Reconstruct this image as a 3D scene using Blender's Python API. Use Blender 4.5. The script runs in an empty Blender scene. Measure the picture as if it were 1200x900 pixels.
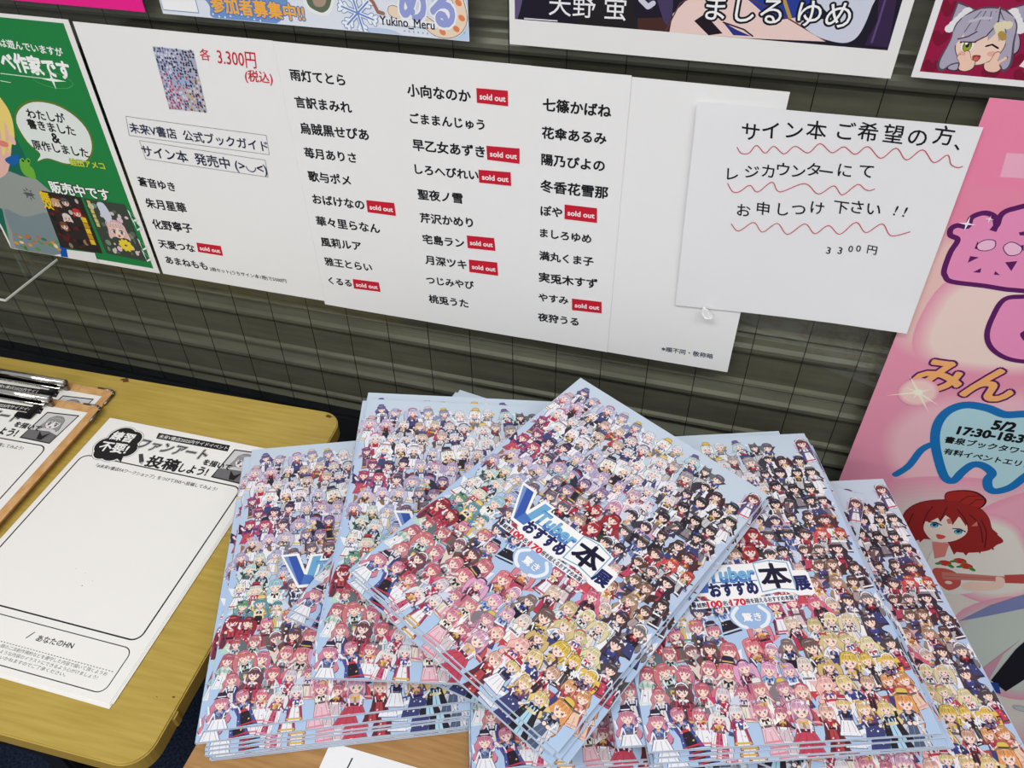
import bpy, bmesh, math, random
from mathutils import Vector, Matrix, Euler

# ------------------------------------------------------------------ camera, world, lights, exposure
sc = bpy.context.scene
COL = sc.collection
YAW, PITCH, ROLL = math.radians(16.45569384), math.radians(41.97827336), math.radians(-0.78067336)
CAM_Z = 1.31517
fw = Vector((-math.sin(YAW)*math.cos(PITCH), math.cos(YAW)*math.cos(PITCH), -math.sin(PITCH)))
rt = Vector((math.cos(YAW), math.sin(YAW), 0.0)); up = rt.cross(fw)
r2 = math.cos(ROLL)*rt + math.sin(ROLL)*up; u2 = -math.sin(ROLL)*rt + math.cos(ROLL)*up
cd = bpy.data.cameras.new('camera'); cam = bpy.data.objects.new('camera', cd); COL.objects.link(cam)
cd.sensor_width = 36.0; cd.lens = 943.817/1200*36.0; cd.clip_start = 0.02
m = Matrix((r2, u2, -fw)).transposed().to_4x4(); m.translation = Vector((0, 0, CAM_Z)); cam.matrix_world = m
sc.camera = cam

w = bpy.data.worlds.new('world'); sc.world = w; w.use_nodes = True
bg = w.node_tree.nodes['Background']; bg.inputs[0].default_value = (0.95, 0.97, 1.0, 1); bg.inputs[1].default_value = 0.34
def ceiling_light(x, y, z, sx, sy, power, rz=0):
    l = bpy.data.lights.new('ceiling_lamp', 'AREA'); l.shape = 'RECTANGLE'; l.size = sx; l.size_y = sy; l.energy = power
    l.color = (1.0, 0.992, 0.968)
    o = bpy.data.objects.new('ceiling_lamp', l); COL.objects.link(o); o.location = (x, y, z); o.rotation_euler = (0, 0, rz)
ceiling_light(-0.6, -0.6, 2.65, 1.3, 0.35, 19)
ceiling_light(0.9, -0.6, 2.65, 1.3, 0.35, 15)
ceiling_light(-0.2, -2.4, 2.65, 2.6, 0.5, 34)
ceiling_light(-0.2, -4.4, 2.65, 3.2, 0.5, 44)
sc.view_settings.view_transform = 'Standard'; sc.view_settings.look = 'None'
sc.view_settings.gamma = 1.0; sc.view_settings.use_curve_mapping = False; sc.view_settings.exposure = 0.15

# ------------------------------------------------------------------ materials
def lin(c):
    c = c/255.0
    return c/12.92 if c <= 0.04045 else ((c+0.055)/1.055)**2.4
def rgb(c): return tuple(min(0.92, lin(v)) for v in c)
def mat(name, col, rough=0.6, metal=0.0, spec=0.5, coat=0.0):
    mt = bpy.data.materials.new(name); mt.use_nodes = True
    b = mt.node_tree.nodes['Principled BSDF']
    b.inputs['Base Color'].default_value = rgb(col)+(1,); b.inputs['Roughness'].default_value = rough
    b.inputs['Metallic'].default_value = metal; b.inputs['Specular IOR Level'].default_value = spec
    b.inputs['Coat Weight'].default_value = coat
    return mt
def nodes(mt): return mt.node_tree.nodes, mt.node_tree.links, mt.node_tree.nodes['Principled BSDF']
def noise_into(mt, col_a, col_b, scale=(1,1,1), nscale=8, detail=6, lo=0.35, hi=0.65, bump=0.0, coords='Object'):
    n, l, b = nodes(mt)
    tc = n.new('ShaderNodeTexCoord'); mp = n.new('ShaderNodeMapping'); mp.inputs['Scale'].default_value = scale
    nt = n.new('ShaderNodeTexNoise'); nt.inputs['Scale'].default_value = nscale; nt.inputs['Detail'].default_value = detail
    cr = n.new('ShaderNodeValToRGB'); cr.color_ramp.elements[0].position = lo; cr.color_ramp.elements[1].position = hi
    cr.color_ramp.elements[0].color = rgb(col_a)+(1,); cr.color_ramp.elements[1].color = rgb(col_b)+(1,)
    l.new(tc.outputs[coords], mp.inputs[0]); l.new(mp.outputs[0], nt.inputs[0]); l.new(nt.outputs[0], cr.inputs[0]); l.new(cr.outputs[0], b.inputs['Base Color'])
    if bump:
        bp = n.new('ShaderNodeBump'); bp.inputs['Strength'].default_value = bump; bp.inputs['Distance'].default_value = 0.001
        l.new(nt.outputs[0], bp.inputs['Height']); l.new(bp.outputs[0], b.inputs['Normal'])
    return mt
def printed(name, rough, spec, bump=0.0):
    mt = mat(name, (255,255,255), rough, 0, spec); n, l, b = nodes(mt)
    a = n.new('ShaderNodeVertexColor'); a.layer_name = 'ink'; l.new(a.outputs[0], b.inputs['Base Color'])
    if bump:
        tc = n.new('ShaderNodeTexCoord'); nt = n.new('ShaderNodeTexNoise'); nt.inputs['Scale'].default_value = 26; nt.inputs['Detail'].default_value = 2
        bp = n.new('ShaderNodeBump'); bp.inputs['Strength'].default_value = bump; bp.inputs['Distance'].default_value = 0.004
        l.new(tc.outputs['Object'], nt.inputs[0]); l.new(nt.outputs[0], bp.inputs['Height']); l.new(bp.outputs[0], b.inputs['Normal'])
    return mt
INK = printed('printed_paper', 0.75, 0.25, 0.10)
GLOSSY = printed('printed_glossy', 0.38, 0.35)
PAGES = noise_into(mat('page_edges', (176,172,174), 0.8, 0, 0.2), (140,136,142), (196,192,194), (2,2,400), 6, 2)
YELLOW = noise_into(mat('yellow_ash_laminate', (196,170,84), 0.42, 0, 0.4), (172,146,64), (190,164,82), (3,42,3), 5, 6, 0.3, 0.7)
YEDGE = mat('yellow_edge_band', (168,140,66), 0.5, 0, 0.3)
BROWN = noise_into(mat('light_brown_laminate', (200,152,96), 0.42, 0, 0.4), (158,116,68), (184,142,92), (4,48,4), 5, 6, 0.3, 0.7)
BEDGE = mat('brown_edge_band', (150,112,72), 0.5, 0, 0.3)
MDF = noise_into(mat('hardboard', (206,160,104), 0.55, 0, 0.3), (198,148,92), (214,170,116), (1,1,1), 120, 4)
MDFSIDE = mat('hardboard_edge', (150,104,62), 0.7)
CHROME = mat('chrome', (226,224,220), 0.12, 1.0)
STEEL = mat('dull_steel', (128,124,118), 0.32, 1.0)
RUBBER = mat('black_rubber', (18,18,20), 0.45, 0, 0.4)
BLACK = mat('black_painted_metal', (22,23,25), 0.4, 0, 0.4)
SILLM = mat('dark_window_frame', (34,36,38), 0.38, 0, 0.5)
SHUT = noise_into(mat('shutter_slat_paint', (112,108,94), 0.38, 0.15, 0.5), (102,98,86), (120,115,99), (3,3,30), 5, 5, 0.3, 0.7)
DARKWALL = mat('dark_wall_panel', (40,42,44), 0.6)
CARPET = noise_into(mat('navy_carpet', (26,34,50), 0.95, 0, 0.1), (16,22,36), (40,50,70), (1,1,1), 260, 4, 0.35, 0.65, 0.6)
WIRE = mat('glass_wire', (30,30,28), 0.5, 0.6)
def clear(name, tint, rough=0.02, amount=1.0):
    mt = bpy.data.materials.new(name); mt.use_nodes = True; n = mt.node_tree.nodes; l = mt.node_tree.links
    n.remove(n['Principled BSDF']); out = n['Material Output']
    t = n.new('ShaderNodeBsdfTransparent'); t.inputs[0].default_value = tint+(1,)
    g = n.new('ShaderNodeBsdfGlossy'); g.inputs['Roughness'].default_value = rough
    f = n.new('ShaderNodeFresnel'); f.inputs[0].default_value = 1.5
    ge = n.new('ShaderNodeNewGeometry'); ma = n.new('ShaderNodeMath'); ma.operation = 'SUBTRACT'; ma.inputs[0].default_value = 1.0; l.new(ge.outputs['Backfacing'], ma.inputs[1])
    mu = n.new('ShaderNodeMath'); mu.operation = 'MULTIPLY'; l.new(f.outputs[0], mu.inputs[0]); l.new(ma.outputs[0], mu.inputs[1])
    mx = n.new('ShaderNodeMixShader'); l.new(mu.outputs[0], mx.inputs[0]); l.new(t.outputs[0], mx.inputs[1]); l.new(g.outputs[0], mx.inputs[2])
    l.new(mx.outputs[0], out.inputs[0]); return mt
GLASS = clear('wired_window_glass', (0.93, 0.95, 0.93))
ACRYL = clear('clear_acrylic', (0.93, 0.93, 0.91), 0.08)
ACRYL_EDGE = mat('acrylic_cut_edge', (220,220,214), 0.2, 0, 0.6)
TAPE = mat('white_tissue_tape', (236,236,234), 0.5, 0, 0.4)

# ------------------------------------------------------------------ object helpers
def tag(o, label=None, cat=None, group=None, kind=None):
    if label: o['label'] = label
    if cat: o['category'] = cat
    if group: o['group'] = group
    if kind: o['kind'] = kind
    return o
def empty(name, loc, rot=(0,0,0)):
    o = bpy.data.objects.new(name, None); COL.objects.link(o); o.location = loc; o.rotation_euler = rot; o.empty_display_size = 0.02
    return o
def link(name, me, parent=None, mats=()):
    for x in mats: me.materials.append(x)
    o = bpy.data.objects.new(name, me); COL.objects.link(o)
    if parent: o.parent = parent
    return o
class MB:
    def __init__(s): s.bm = bmesh.new()
    def box(s, x0, x1, y0, y1, z0, z1, mi=0, bev=0.0):
        t = bmesh.new(); bmesh.ops.create_cube(t, size=1)
        bmesh.ops.scale(t, vec=(x1-x0, y1-y0, z1-z0), verts=t.verts); bmesh.ops.translate(t, vec=((x0+x1)/2, (y0+y1)/2, (z0+z1)/2), verts=t.verts)
        if bev: bmesh.ops.bevel(t, geom=t.edges[:], offset=bev, segments=2, affect='EDGES')
        return s._in(t, mi)
    def _in(s, t, mi=0, smooth=False):
        for f in t.faces: f.material_index = mi; f.smooth = smooth
        me = bpy.data.meshes.new('tmp'); t.to_mesh(me); t.free(); s.bm.from_mesh(me); bpy.data.meshes.remove(me); return s
    def tube(s, a, b, r, n=12, mi=0, r2=None):
        a = Vector(a); b = Vector(b); d = b-a
        t = bmesh.new(); bmesh.ops.create_cone(t, cap_ends=True, segments=n, radius1=r, radius2=r if r2 is None else r2, depth=d.length)
        q = Vector((0,0,1)).rotation_difference(d.normalized()).to_matrix().to_4x4(); q.translation = (a+b)/2
        bmesh.ops.transform(t, matrix=q, verts=t.verts); return s._in(t, mi, True)
    def prism(s, pts, z0, z1, mi=0, mside=None, bev=0.0):
        t = bmesh.new(); vs = [t.verts.new((x, y, z1)) for x, y in pts]; f = t.faces.new(vs)
        e = bmesh.ops.extrude_face_region(t, geom=[f]); nv = [v for v in e['geom'] if isinstance(v, bmesh.types.BMVert)]
        bmesh.ops.translate(t, vec=(0,0,z0-z1), verts=nv); bmesh.ops.recalc_face_normals(t, faces=t.faces)
        if bev:
            ed = [ed for ed in t.edges if abs(ed.verts[0].co.z-ed.verts[1].co.z) < 1e-6]
            bmesh.ops.bevel(t, geom=ed, offset=bev, segments=2, affect='EDGES')
        for g in t.faces: g.material_index = mi if abs(g.normal.z) > 0.9 or mside is None else mside
        me = bpy.data.meshes.new('tmp'); t.to_mesh(me); t.free(); s.bm.from_mesh(me); bpy.data.meshes.remove(me); return s
    def path(s, pts, r, n=8, mi=0):
        for a, b in zip(pts, pts[1:]): s.tube(a, b, r, n, mi)
        return s
    def build(s, name, mats, parent=None):
        me = bpy.data.meshes.new(name); s.bm.to_mesh(me); s.bm.free()
        return link(name, me, parent, mats if isinstance(mats, (list, tuple)) else [mats])
def rounded(x0, x1, y0, y1, r, n=6):
    out = []
    for cx, cy, a0 in ((x1-r, y1-r, 0), (x0+r, y1-r, 90), (x0+r, y0+r, 180), (x1-r, y0+r, 270)):
        for k in range(n+1):
            a = math.radians(a0+90*k/n); out.append((cx+r*math.cos(a), cy+r*math.sin(a)))
    return out

# ------------------------------------------------------------------ printed matter: flat inked shapes in mm, u to the right, v down
FONTS = {}
def glyphs(s, off=0.0, sp=1.0):
    k = (s, off, sp)
    if k in FONTS: return FONTS[k]
    cu = bpy.data.curves.new('lettering', 'FONT'); cu.body = s; cu.size = 1.0; cu.space_character = sp; cu.resolution_u = 3
    o = bpy.data.objects.new('lettering', cu); COL.objects.link(o)
    bpy.context.view_layer.update()
    me = bpy.data.meshes.new_from_object(o.evaluated_get(bpy.context.evaluated_depsgraph_get()))
    vs = [(v.co.x, v.co.y) for v in me.vertices]; fs = [tuple(p.vertices) for p in me.polygons]
    bpy.data.objects.remove(o); bpy.data.curves.remove(cu); bpy.data.meshes.remove(me)
    xs = [v[0] for v in vs] or [0, 1]; ys = [v[1] for v in vs] or [0, 1]
    FONTS[k] = (vs, fs, min(xs), max(xs), min(ys), max(ys)); return FONTS[k]
def smooth(pts, n=4, closed=True):
    out = []; N = len(pts)
    rng = range(N) if closed else range(N-1)
    for i in rng:
        if closed: p0, p1, p2, p3 = pts[i-1], pts[i], pts[(i+1) % N], pts[(i+2) % N]
        else: p0, p1, p2, p3 = pts[max(0, i-1)], pts[i], pts[i+1], pts[min(N-1, i+2)]
        for k in range(n):
            t = k/n
            out.append(tuple(0.5*((2*p1[j])+(-p0[j]+p2[j])*t+(2*p0[j]-5*p1[j]+4*p2[j]-p3[j])*t*t+(-p0[j]+3*p1[j]-3*p2[j]+p3[j])*t**3) for j in (0, 1)))
    if not closed: out.append(tuple(pts[-1]))
    return out
def mixc(a, b, t): return tuple(a[i]*(1-t)+b[i]*t for i in range(3))
class Art:
    def __init__(s, step=1.5e-6, z0=1e-5, warp=None):
        s.v = []; s.f = []; s.c = []; s.z = z0; s.step = step; s.warp = warp; s.T = None; s.hold = False; s.tile = None; s.clip = None
    def _p(s, p):
        if s.T: p = s.T(p)
        if s.clip: p = (min(max(p[0], s.clip[0]), s.clip[2]), min(max(p[1], s.clip[1]), s.clip[3]))
        return p
    def _add(s, pts, faces, col, z=None):
        if z is None:
            if not s.hold: s.z += s.step
            z = s.z
        b = len(s.v)
        for p in pts:
            u, v = s._p(p); s.v.append((u/1000, -v/1000, z+(s.warp(u, v) if s.warp else 0)+(s.tile[1]*(1-(v-s.tile[0])/30) if s.tile else 0)))
        for f in faces: s.f.append(tuple(b+i for i in f)); s.c.append(rgb(col))
    def poly(s, pts, col): s._add(pts, [tuple(range(len(pts)))], col); return s
    def blob(s, pts, col, n=4): return s.poly(smooth(pts, n), col)
    def soft(s, pts, col, base, n=6, steps=9):
        P = smooth(pts, n); cx = sum(p[0] for p in P)/len(P); cy = sum(p[1] for p in P)/len(P)
        for k in range(steps):
            f_ = 1.14-.26*k/(steps-1); s.poly([(cx+(u-cx)*f_, cy+(v-cy)*f_) for u, v in P], mixc(base, col, (k+1)/steps))
        return s
    def rect(s, u0, v0, u1, v1, col): return s.poly([(u0,v0),(u1,v0),(u1,v1),(u0,v1)], col)
    def ell(s, cx, cy, rx, ry, col, n=14, rot=0):
        ca, sa = math.cos(rot), math.sin(rot)
        return s.poly([(cx+rx*math.cos(a)*ca-ry*math.sin(a)*sa, cy+rx*math.cos(a)*sa+ry*math.sin(a)*ca) for a in [2*math.pi*k/n for k in range(n)]], col)
    def stroke(s, pts, wd, col, closed=False, cap=True):
        if not s.hold: s.z += s.step
        z = s.z; P = list(pts)+([pts[0]] if closed else [])
        if s.warp:
            Q = [P[0]]
            for a, b in zip(P, P[1:]):
                n_ = max(1, int(math.hypot(b[0]-a[0], b[1]-a[1])/5)); Q += [(a[0]+(b[0]-a[0])*i/n_, a[1]+(b[1]-a[1])*i/n_) for i in range(1, n_+1)]
            P = Q
        dz = 2e-7 if s.hold else 6e-7
        for (a, b) in zip(P, P[1:]):
            dx, dy = b[0]-a[0], b[1]-a[1]; L = math.hypot(dx, dy) or 1e-9; nx, ny = -dy/L*wd/2, dx/L*wd/2
            z += dz; s._add([(a[0]+nx,a[1]+ny),(b[0]+nx,b[1]+ny),(b[0]-nx,b[1]-ny),(a[0]-nx,a[1]-ny)], [(0,1,2,3)], col, z)
        if cap:
            n = 8
            for p in P:
                z += dz; s._add([(p[0]+wd/2*math.cos(2*math.pi*i/n), p[1]+wd/2*math.sin(2*math.pi*i/n)) for i in range(n)], [tuple(range(n))], col, z)
        if not s.hold: s.z = z
        return s
    def rrect(s, u0, v0, u1, v1, r, col): return s.poly(rounded(u0, u1, v0, v1, r, 5), col)
    def text(s, body, L, R, col, off=0.012, h=None, outline=None, shear=0.0, sp=1.0):
        # L, R: middle of the left and right end of the line of writing
        d = math.hypot(R[0]-L[0], R[1]-L[1]); ca, sa = (R[0]-L[0])/d, (R[1]-L[1])/d
        vs, fs, x0, x1, y0, y1 = glyphs(body, off, sp)
        k = d/(x1-x0); ky = k if h is None else h/(y1-y0); ym = (y0+y1)/2
        def put(vs):
            out = []
            for x, y in vs:
                a = (x-x0)*k+shear*(y-ym)*ky; b = -(y-ym)*ky
                out.append((L[0]+a*ca-b*sa, L[1]+a*sa+b*ca))
            return out
        def strike(rad, c, n):
            hold = s.hold; s.z += s.step; s.hold = True
            for q in range(n): s.z += 6e-7; s._add(put([(x+rad*math.cos(6.2832*q/n+.4), y+rad*math.sin(6.2832*q/n+.4)) for x, y in vs]), fs, c)
            s.hold = hold
        if outline: strike(abs(off)+outline[1], outline[0], 12)
        if off > 0.002: strike(off, col, 4 if off < 0.025 else 8)
        s.z += s.step; s._add(put(vs), fs, col); return s
    def sheet(s, corners, t, col, n=1, back=None):
        # a sheet of paper, bilinear between four corners (TL, TR, BR, BL), thickness t below the printed face
        a, b, c, d = corners; g0 = len(s.v)
        for side in (0, 1):
            for j in range(n+1):
                for i in range(n+1):
                    x, y = i/n, j/n
                    u = (a[0]*(1-x)+b[0]*x)*(1-y)+(d[0]*(1-x)+c[0]*x)*y; v = (a[1]*(1-x)+b[1]*x)*(1-y)+(d[1]*(1-x)+c[1]*x)*y
                    s.v.append((u/1000, -v/1000, (s.warp(u, v) if s.warp else 0)-side*t))
        K = (n+1)**2; idx = lambda i, j, k: g0+k*K+j*(n+1)+i
        for j in range(n):
            for i in range(n):
                s.f.append((idx(i,j,0), idx(i,j+1,0), idx(i+1,j+1,0), idx(i+1,j,0))); s.c.append(rgb(col))
                s.f.append((idx(i,j,1), idx(i+1,j,1), idx(i+1,j+1,1), idx(i,j+1,1))); s.c.append(rgb(back or col))
        for k in range(n):
            for q in ((idx(k,0,0), idx(k+1,0,0), idx(k+1,0,1), idx(k,0,1)), (idx(k+1,n,0), idx(k,n,0), idx(k,n,1), idx(k+1,n,1)),
                      (idx(0,k+1,0), idx(0,k,0), idx(0,k,1), idx(0,k+1,1)), (idx(n,k,0), idx(n,k+1,0), idx(n,k+1,1), idx(n,k,1))):
                s.f.append(q); s.c.append(rgb(back or col))
        return s
    def mesh(s, name, mt):
        me = bpy.data.meshes.new(name); me.from_pydata(s.v, [], s.f); me.update()
        ca = me.color_attributes.new('ink', 'FLOAT_COLOR', 'CORNER'); i = 0
        for p, c in zip(me.polygons, s.c):
            for k in range(p.loop_total): ca.data[p.loop_start+k].color = c+(1,)
        # printed faces all look up
        bm = bmesh.new(); bm.from_mesh(me); bm.normal_update()
        fl = [f for f in bm.faces if f.normal.z < -0.5 and len(f.verts) >= 3 and f.calc_center_median().z > 5e-6 and not s.warp]
        if fl: bmesh.ops.reverse_faces(bm, faces=fl)
        bm.to_mesh(me); bm.free(); me.materials.append(mt); return me
    def build(s, name, mt, parent=None): return link(name, s.mesh(name, mt), parent)
WALL_ROT = (math.pi/2, 0, 0)
GLASS_Y = 0.6685                      # front of the window pane; sheets stand just off it

# ------------------------------------------------------------------ the setting
f = MB().box(-3, 3, -2.2, 0.9, -0.06, 0).build('floor', CARPET); tag(f, 'dark navy carpet floor', 'floor', kind='structure')
b = MB().box(-3, 3, 0.672, 0.80, 0.0, 0.53).build('wall_back', DARKWALL); tag(b, 'dark wall panel below the window', 'wall', kind='structure')
t = MB().box(-3, 3, 0.6695, 0.71, 0.53, 0.573, bev=0.002).build('trim_1', SILLM); tag(t, 'black bottom rail of the window frame', 'window frame', kind='structure')
win = empty('window_1', (0, 0.67, 0.573)); tag(win, 'large wired glass window in front of the grey shutter', 'window', kind='structure')
MB().box(-2.2, 2.2, GLASS_Y-0.67, GLASS_Y+0.006-0.67, 0, 1.5).build('glass_pane', GLASS, win)
wr = MB()
for k in range(-40, 41): wr.tube((0.005+0.0508*k, GLASS_Y+0.0068-0.67, 0), (0.005+0.0508*k, GLASS_Y+0.0068-0.67, 1.5), 0.00042, 6)
wr.build('embedded_wires', WIRE, win)
# roller shutter behind the glass: one long profile of interlocking slats
prof = [(0.0, 0.004), (-0.0015, 0.0), (-0.036, -0.0005), (-0.0385, -0.004), (-0.041, -0.005), (-0.0435, -0.003), (-0.047, 0.0035), (-0.051, 0.005), (-0.0545, 0.003), (-0.058, -0.003), (-0.062, -0.0062), (-0.066, -0.0066), (-0.070, -0.0045), (-0.0722, 0.003), (-0.0735, 0.006)]
bm = bmesh.new(); rows = []
z = 0.7007+0.071*13
while z > 0.50:
    for dz, dy in prof: rows.append((z+dz*0.071/0.0738, dy))
    z -= 0.071
pv = None
for zz, dy in rows:
    cur = (bm.verts.new((-2.2, 0.6905+dy, zz)), bm.verts.new((2.2, 0.6905+dy, zz)))
    if pv: q = bm.faces.new((pv[0], cur[0], cur[1], pv[1])); q.smooth = False
    pv = cur
bmesh.ops.recalc_face_normals(bm, faces=bm.faces)
me = bpy.data.meshes.new('roller_shutter'); bm.to_mesh(me); bm.free()
sh = link('roller_shutter', me, None, [SHUT]); sh.modifiers.new('thickness', 'SOLIDIFY').thickness = 0.0012
tag(sh, 'closed grey metal roller shutter of horizontal slats behind the window glass', 'shutter')

# ------------------------------------------------------------------ papers on the window
PAPER = (238,238,238)
# --- list notice: joined white pages
LO = (-0.6365, 1.0584); HX = 296.0
ln = empty('list_notice', (LO[0], GLASS_Y-0.0006, LO[1]), WALL_ROT)
tag(ln, 'long white notice of joined pages listing names with red sold out labels', 'notice')
def page(u0, u1, v0, v1, dz, wv):
    wp = lambda u, v: dz+0.0012*wv*math.sin((u-u0)/(u1-u0)*math.pi)*math.sin(2.2*v/HX+0.4)
    a = Art(warp=wp); a.sheet([(u0,v0),(u1,v0),(u1,v1),(u0,v1)], 0.00025, PAPER, 10); a.build('page', INK, ln); return wp
edges = [[(0, 0), (-2.1, 295.1)][1][0]*0]
PE = [0.0, [(214.2, 1.9)][0][0], [(330.2, 29.9)][0][0], [(458.9, 97.2)][0][0], [(546.5, 3.4)][0][0], [(673.3, 4.1)][0][0]]
warps = []
for k, (u0, u1, v0, v1, dz) in enumerate([(PE[0], PE[1]+1.5, 0, 293, 0.0009), (PE[1], PE[2]+2, 0.5, 298, 0.0006), (PE[2], PE[3]+2, 0, 297.5, 0.0012), (PE[3], PE[4], 0, 297, 0.0015), (PE[4]-60, PE[5], 1.5, 297.5, 0.0003)]):
    warps.append(page(u0, u1, v0, v1, dz, 0.5))
def lwarp(u, v):
    if u < PE[1]: return warps[0](u, v)
    if u < PE[2]: return max(warps[0](u, v) if u < PE[1]+1.5 else 0, warps[1](u, v))
    if u < PE[3]: return warps[2](u, v)
    if u < PE[4]: return warps[3](u, v)
    return warps[4](u, v)
A = Art(step=4e-7, warp=lwarp, z0=1.2e-4)
K1 = (22,24,30); NAVY = (28,36,70)
for body, pq in [
    ('蒼音ゆき', [(11.4, 168.2), (57.6, 169.1)]), ('朱月星華', [(11.4, 195.1), (63.5, 194)]), ('化野寧子', [(10.7, 222.1), (62.8, 220.2)]),
    ('天愛つな', [(9.4, 248.6), (57.5, 247.7)]), ('あまねもも', [(11.3, 270.8), (67.2, 270.8)]),
    ('雨灯てとら', [(227.2, 29.8), (282.9, 29.8)]), ('言訳まみれ', [(226.8, 55.8), (285.5, 55.4)]), ('烏賊黒せぴあ', [(226.7, 82.2), (299.3, 80.8)]),
    ('苺月ありさ', [(226.2, 107.8), (282.6, 106.6)]), ('歌与ポメ', [(225.5, 133.5), (272.5, 132.4)]), ('おばけなの', [(225.2, 159.5), (283.7, 158.3)]),
    ('華々里らなん', [(224.6, 185.7), (297.6, 184.2)]), ('風莉ルア', [(225.1, 211.5), (272.9, 209.6)]), ('雅王とらい', [(225.1, 236.7), (281.7, 235.3)]), ('くるる', [(225.2, 262.3), (253.3, 261.3)]),
    ('小向なのか', [(344.6, 32.3), (404.8, 32)]), ('ごままんじゅう', [(344.4, 58.8), (416.7, 57.2)]), ('早乙女あずき', [(344.6, 84.9), (416.3, 83.4)]), ('しろへびれい', [(344.5, 109.9), (409, 108.2)]),
    ('聖夜ノ雪', [(344.9, 137), (391.8, 135.1)]), ('芹沢かめり', [(344.9, 163.5), (401.2, 160.8)]), ('宅島ラン', [(345.5, 188.4), (390.6, 186.3)]), ('月深ツキ', [(346.1, 213.6), (392, 212.4)]), ('つじみやび', [(345.1, 239.6), (398.9, 236.9)]), ('桃兎うた', [(346, 264.3), (391.2, 262.6)]),
    ('七篠かばね', [(471.5, 32.2), (531.6, 32)]), ('花傘あるみ', [(471.1, 57.9), (529.1, 57)]), ('陽乃ぴよの', [(471, 83.7), (529.4, 83)]), ('冬香花雪那', [(470.5, 110.5), (534.2, 109.1)]), ('ぽや', [(470.9, 136.3), (491.9, 135.5)]),
    ('ましろゆめ', [(470.8, 161.1), (521.5, 160.3)]), ('満丸くま子', [(470.3, 187.3), (525.1, 185.5)]), ('実兎木すず', [(470.2, 213.2), (530.5, 211)]), ('やすみ', [(470.3, 238.4), (501.6, 237.1)]), ('夜狩うる', [(469.9, 264.4), (513.6, 262.5)])]:
    A.text(body, pq[0], pq[1], K1, 0.03)
A.text('2冊セット(うちサイン本1冊)で5500円', *[(70, 273.9), (170.1, 273.4)], K1, 0.006)
A.text('※順不同・敬称略', *[(603.2, 280.3), (656.1, 279.7)], NAVY, 0.014)
A.text('未来V書店  公式ブックガイド', *[(24.6, 104.4), (186, 106.3)], NAVY, 0.016)
A.text('サイン本  発売中 (>◡<)', *[(30.6, 130.5), (178.7, 133)], NAVY, 0.016)
for bx in ([(24.8, 92.4), (187.2, 94.2), (185.8, 115.1), (20.8, 113.7)], [(31.7, 118.1), (179.4, 121.8), (178.4, 141), (31.8, 138.9)]):
    A.stroke(bx, 0.45, (120,122,128), True, False)
RED = (206,30,52)
A.text('各', *[(134.8, 18.9), (145.8, 19.2)], RED, 0.004, shear=0.12)
A.text('3.300円', *[(153.4, 19.7), (194, 20)], RED, 0.004, h=15, shear=0.12)
A.text('(税込)', *[(178.6, 35.8), (207.6, 35.9)], RED, 0.012, h=13, shear=0.15)
# the small picture of the book: many coloured specks
rnd = random.Random(5)
bq = [(83.9, 16.2), (128.3, 16.6), (125.4, 76.9), (81.8, 78.3)]
A.poly(bq, (170,178,204))
def bil(q, x, y): return tuple((q[0][j]*(1-x)+q[1][j]*x)*(1-y)+(q[3][j]*(1-x)+q[2][j]*x)*y for j in (0, 1))
for j in range(22):
    for i in range(14):
        x, y = (i+rnd.uniform(.2, .8))/14, (j+rnd.uniform(.2, .8))/22
        if y < 0.4: c = rnd.choice([(60,56,84),(120,112,160),(214,210,226),(90,80,120),(30,30,40)] if x < .55 else [(30,26,34),(70,56,70),(180,176,190),(96,70,80)])
        elif y < .62 and .25 < x < .8: c = rnd.choice([(90,120,180),(150,180,214),(190,60,70),(40,44,60)])
        else: c = rnd.choice([(196,60,84),(222,140,160),(60,60,110),(228,214,220),(160,60,84)] if x < .5 else [(96,70,60),(210,170,90),(50,46,60),(226,206,190),(150,90,70)])
        p = bil(bq, x, y); A.ell(p[0], p[1], rnd.uniform(.8, 1.5), rnd.uniform(.9, 1.8), c, 6)
A.build('printed_text', INK, ln)
for q in ([(63.3, 238.7), (94.9, 238.1), (94.2, 251.3), (61.7, 251.3)], [(287.1, 152.2), (317.8, 151.1), (318, 165.7), (286.7, 166.1)], [(256.2, 254.7), (287.6, 253.7), (288.1, 266.2), (255.8, 267.5)],
          [(410.7, 23.9), (439.5, 23.5), (439.6, 37.3), (410.7, 37.2)], [(418.2, 77.1), (449.9, 76), (449.8, 90.9), (418.6, 90.9)], [(409.5, 102.2), (441.2, 100.7), (441.6, 114.7), (409.8, 115.5)],
          [(394.1, 176.5), (423.1, 174.9), (424.2, 189.7), (394.6, 191.2)], [(395, 205.1), (425.7, 203.5), (426.3, 219.7), (394.9, 220.4)], [(494.1, 126.6), (525.2, 126.1), (526.2, 141.5), (494.6, 142.1)], [(505.5, 233.7), (536.4, 232.1), (537.4, 246.3), (506.3, 248.3)]):
    cu, cv = sum(p[0] for p in q)/4, sum(p[1] for p in q)/4; wz = lwarp(cu, cv)
    s = Art(warp=lambda u, v, wz=wz: wz+0.0004)
    s.sheet(q, 0.00015, (200,26,50)); s.z = 2e-5
    s.text('sold out', bil(q, .10, .54), bil(q, .92, .54), (246,236,238), 0.03, h=5.2)
    o = s.build('sold_out_sticker', INK, ln); o['label'] = 'red sold out sticker with white letters'
    if q[0][0] > 200 and q[0][1] < 70 and q[0][0] < 420: pass

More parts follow.
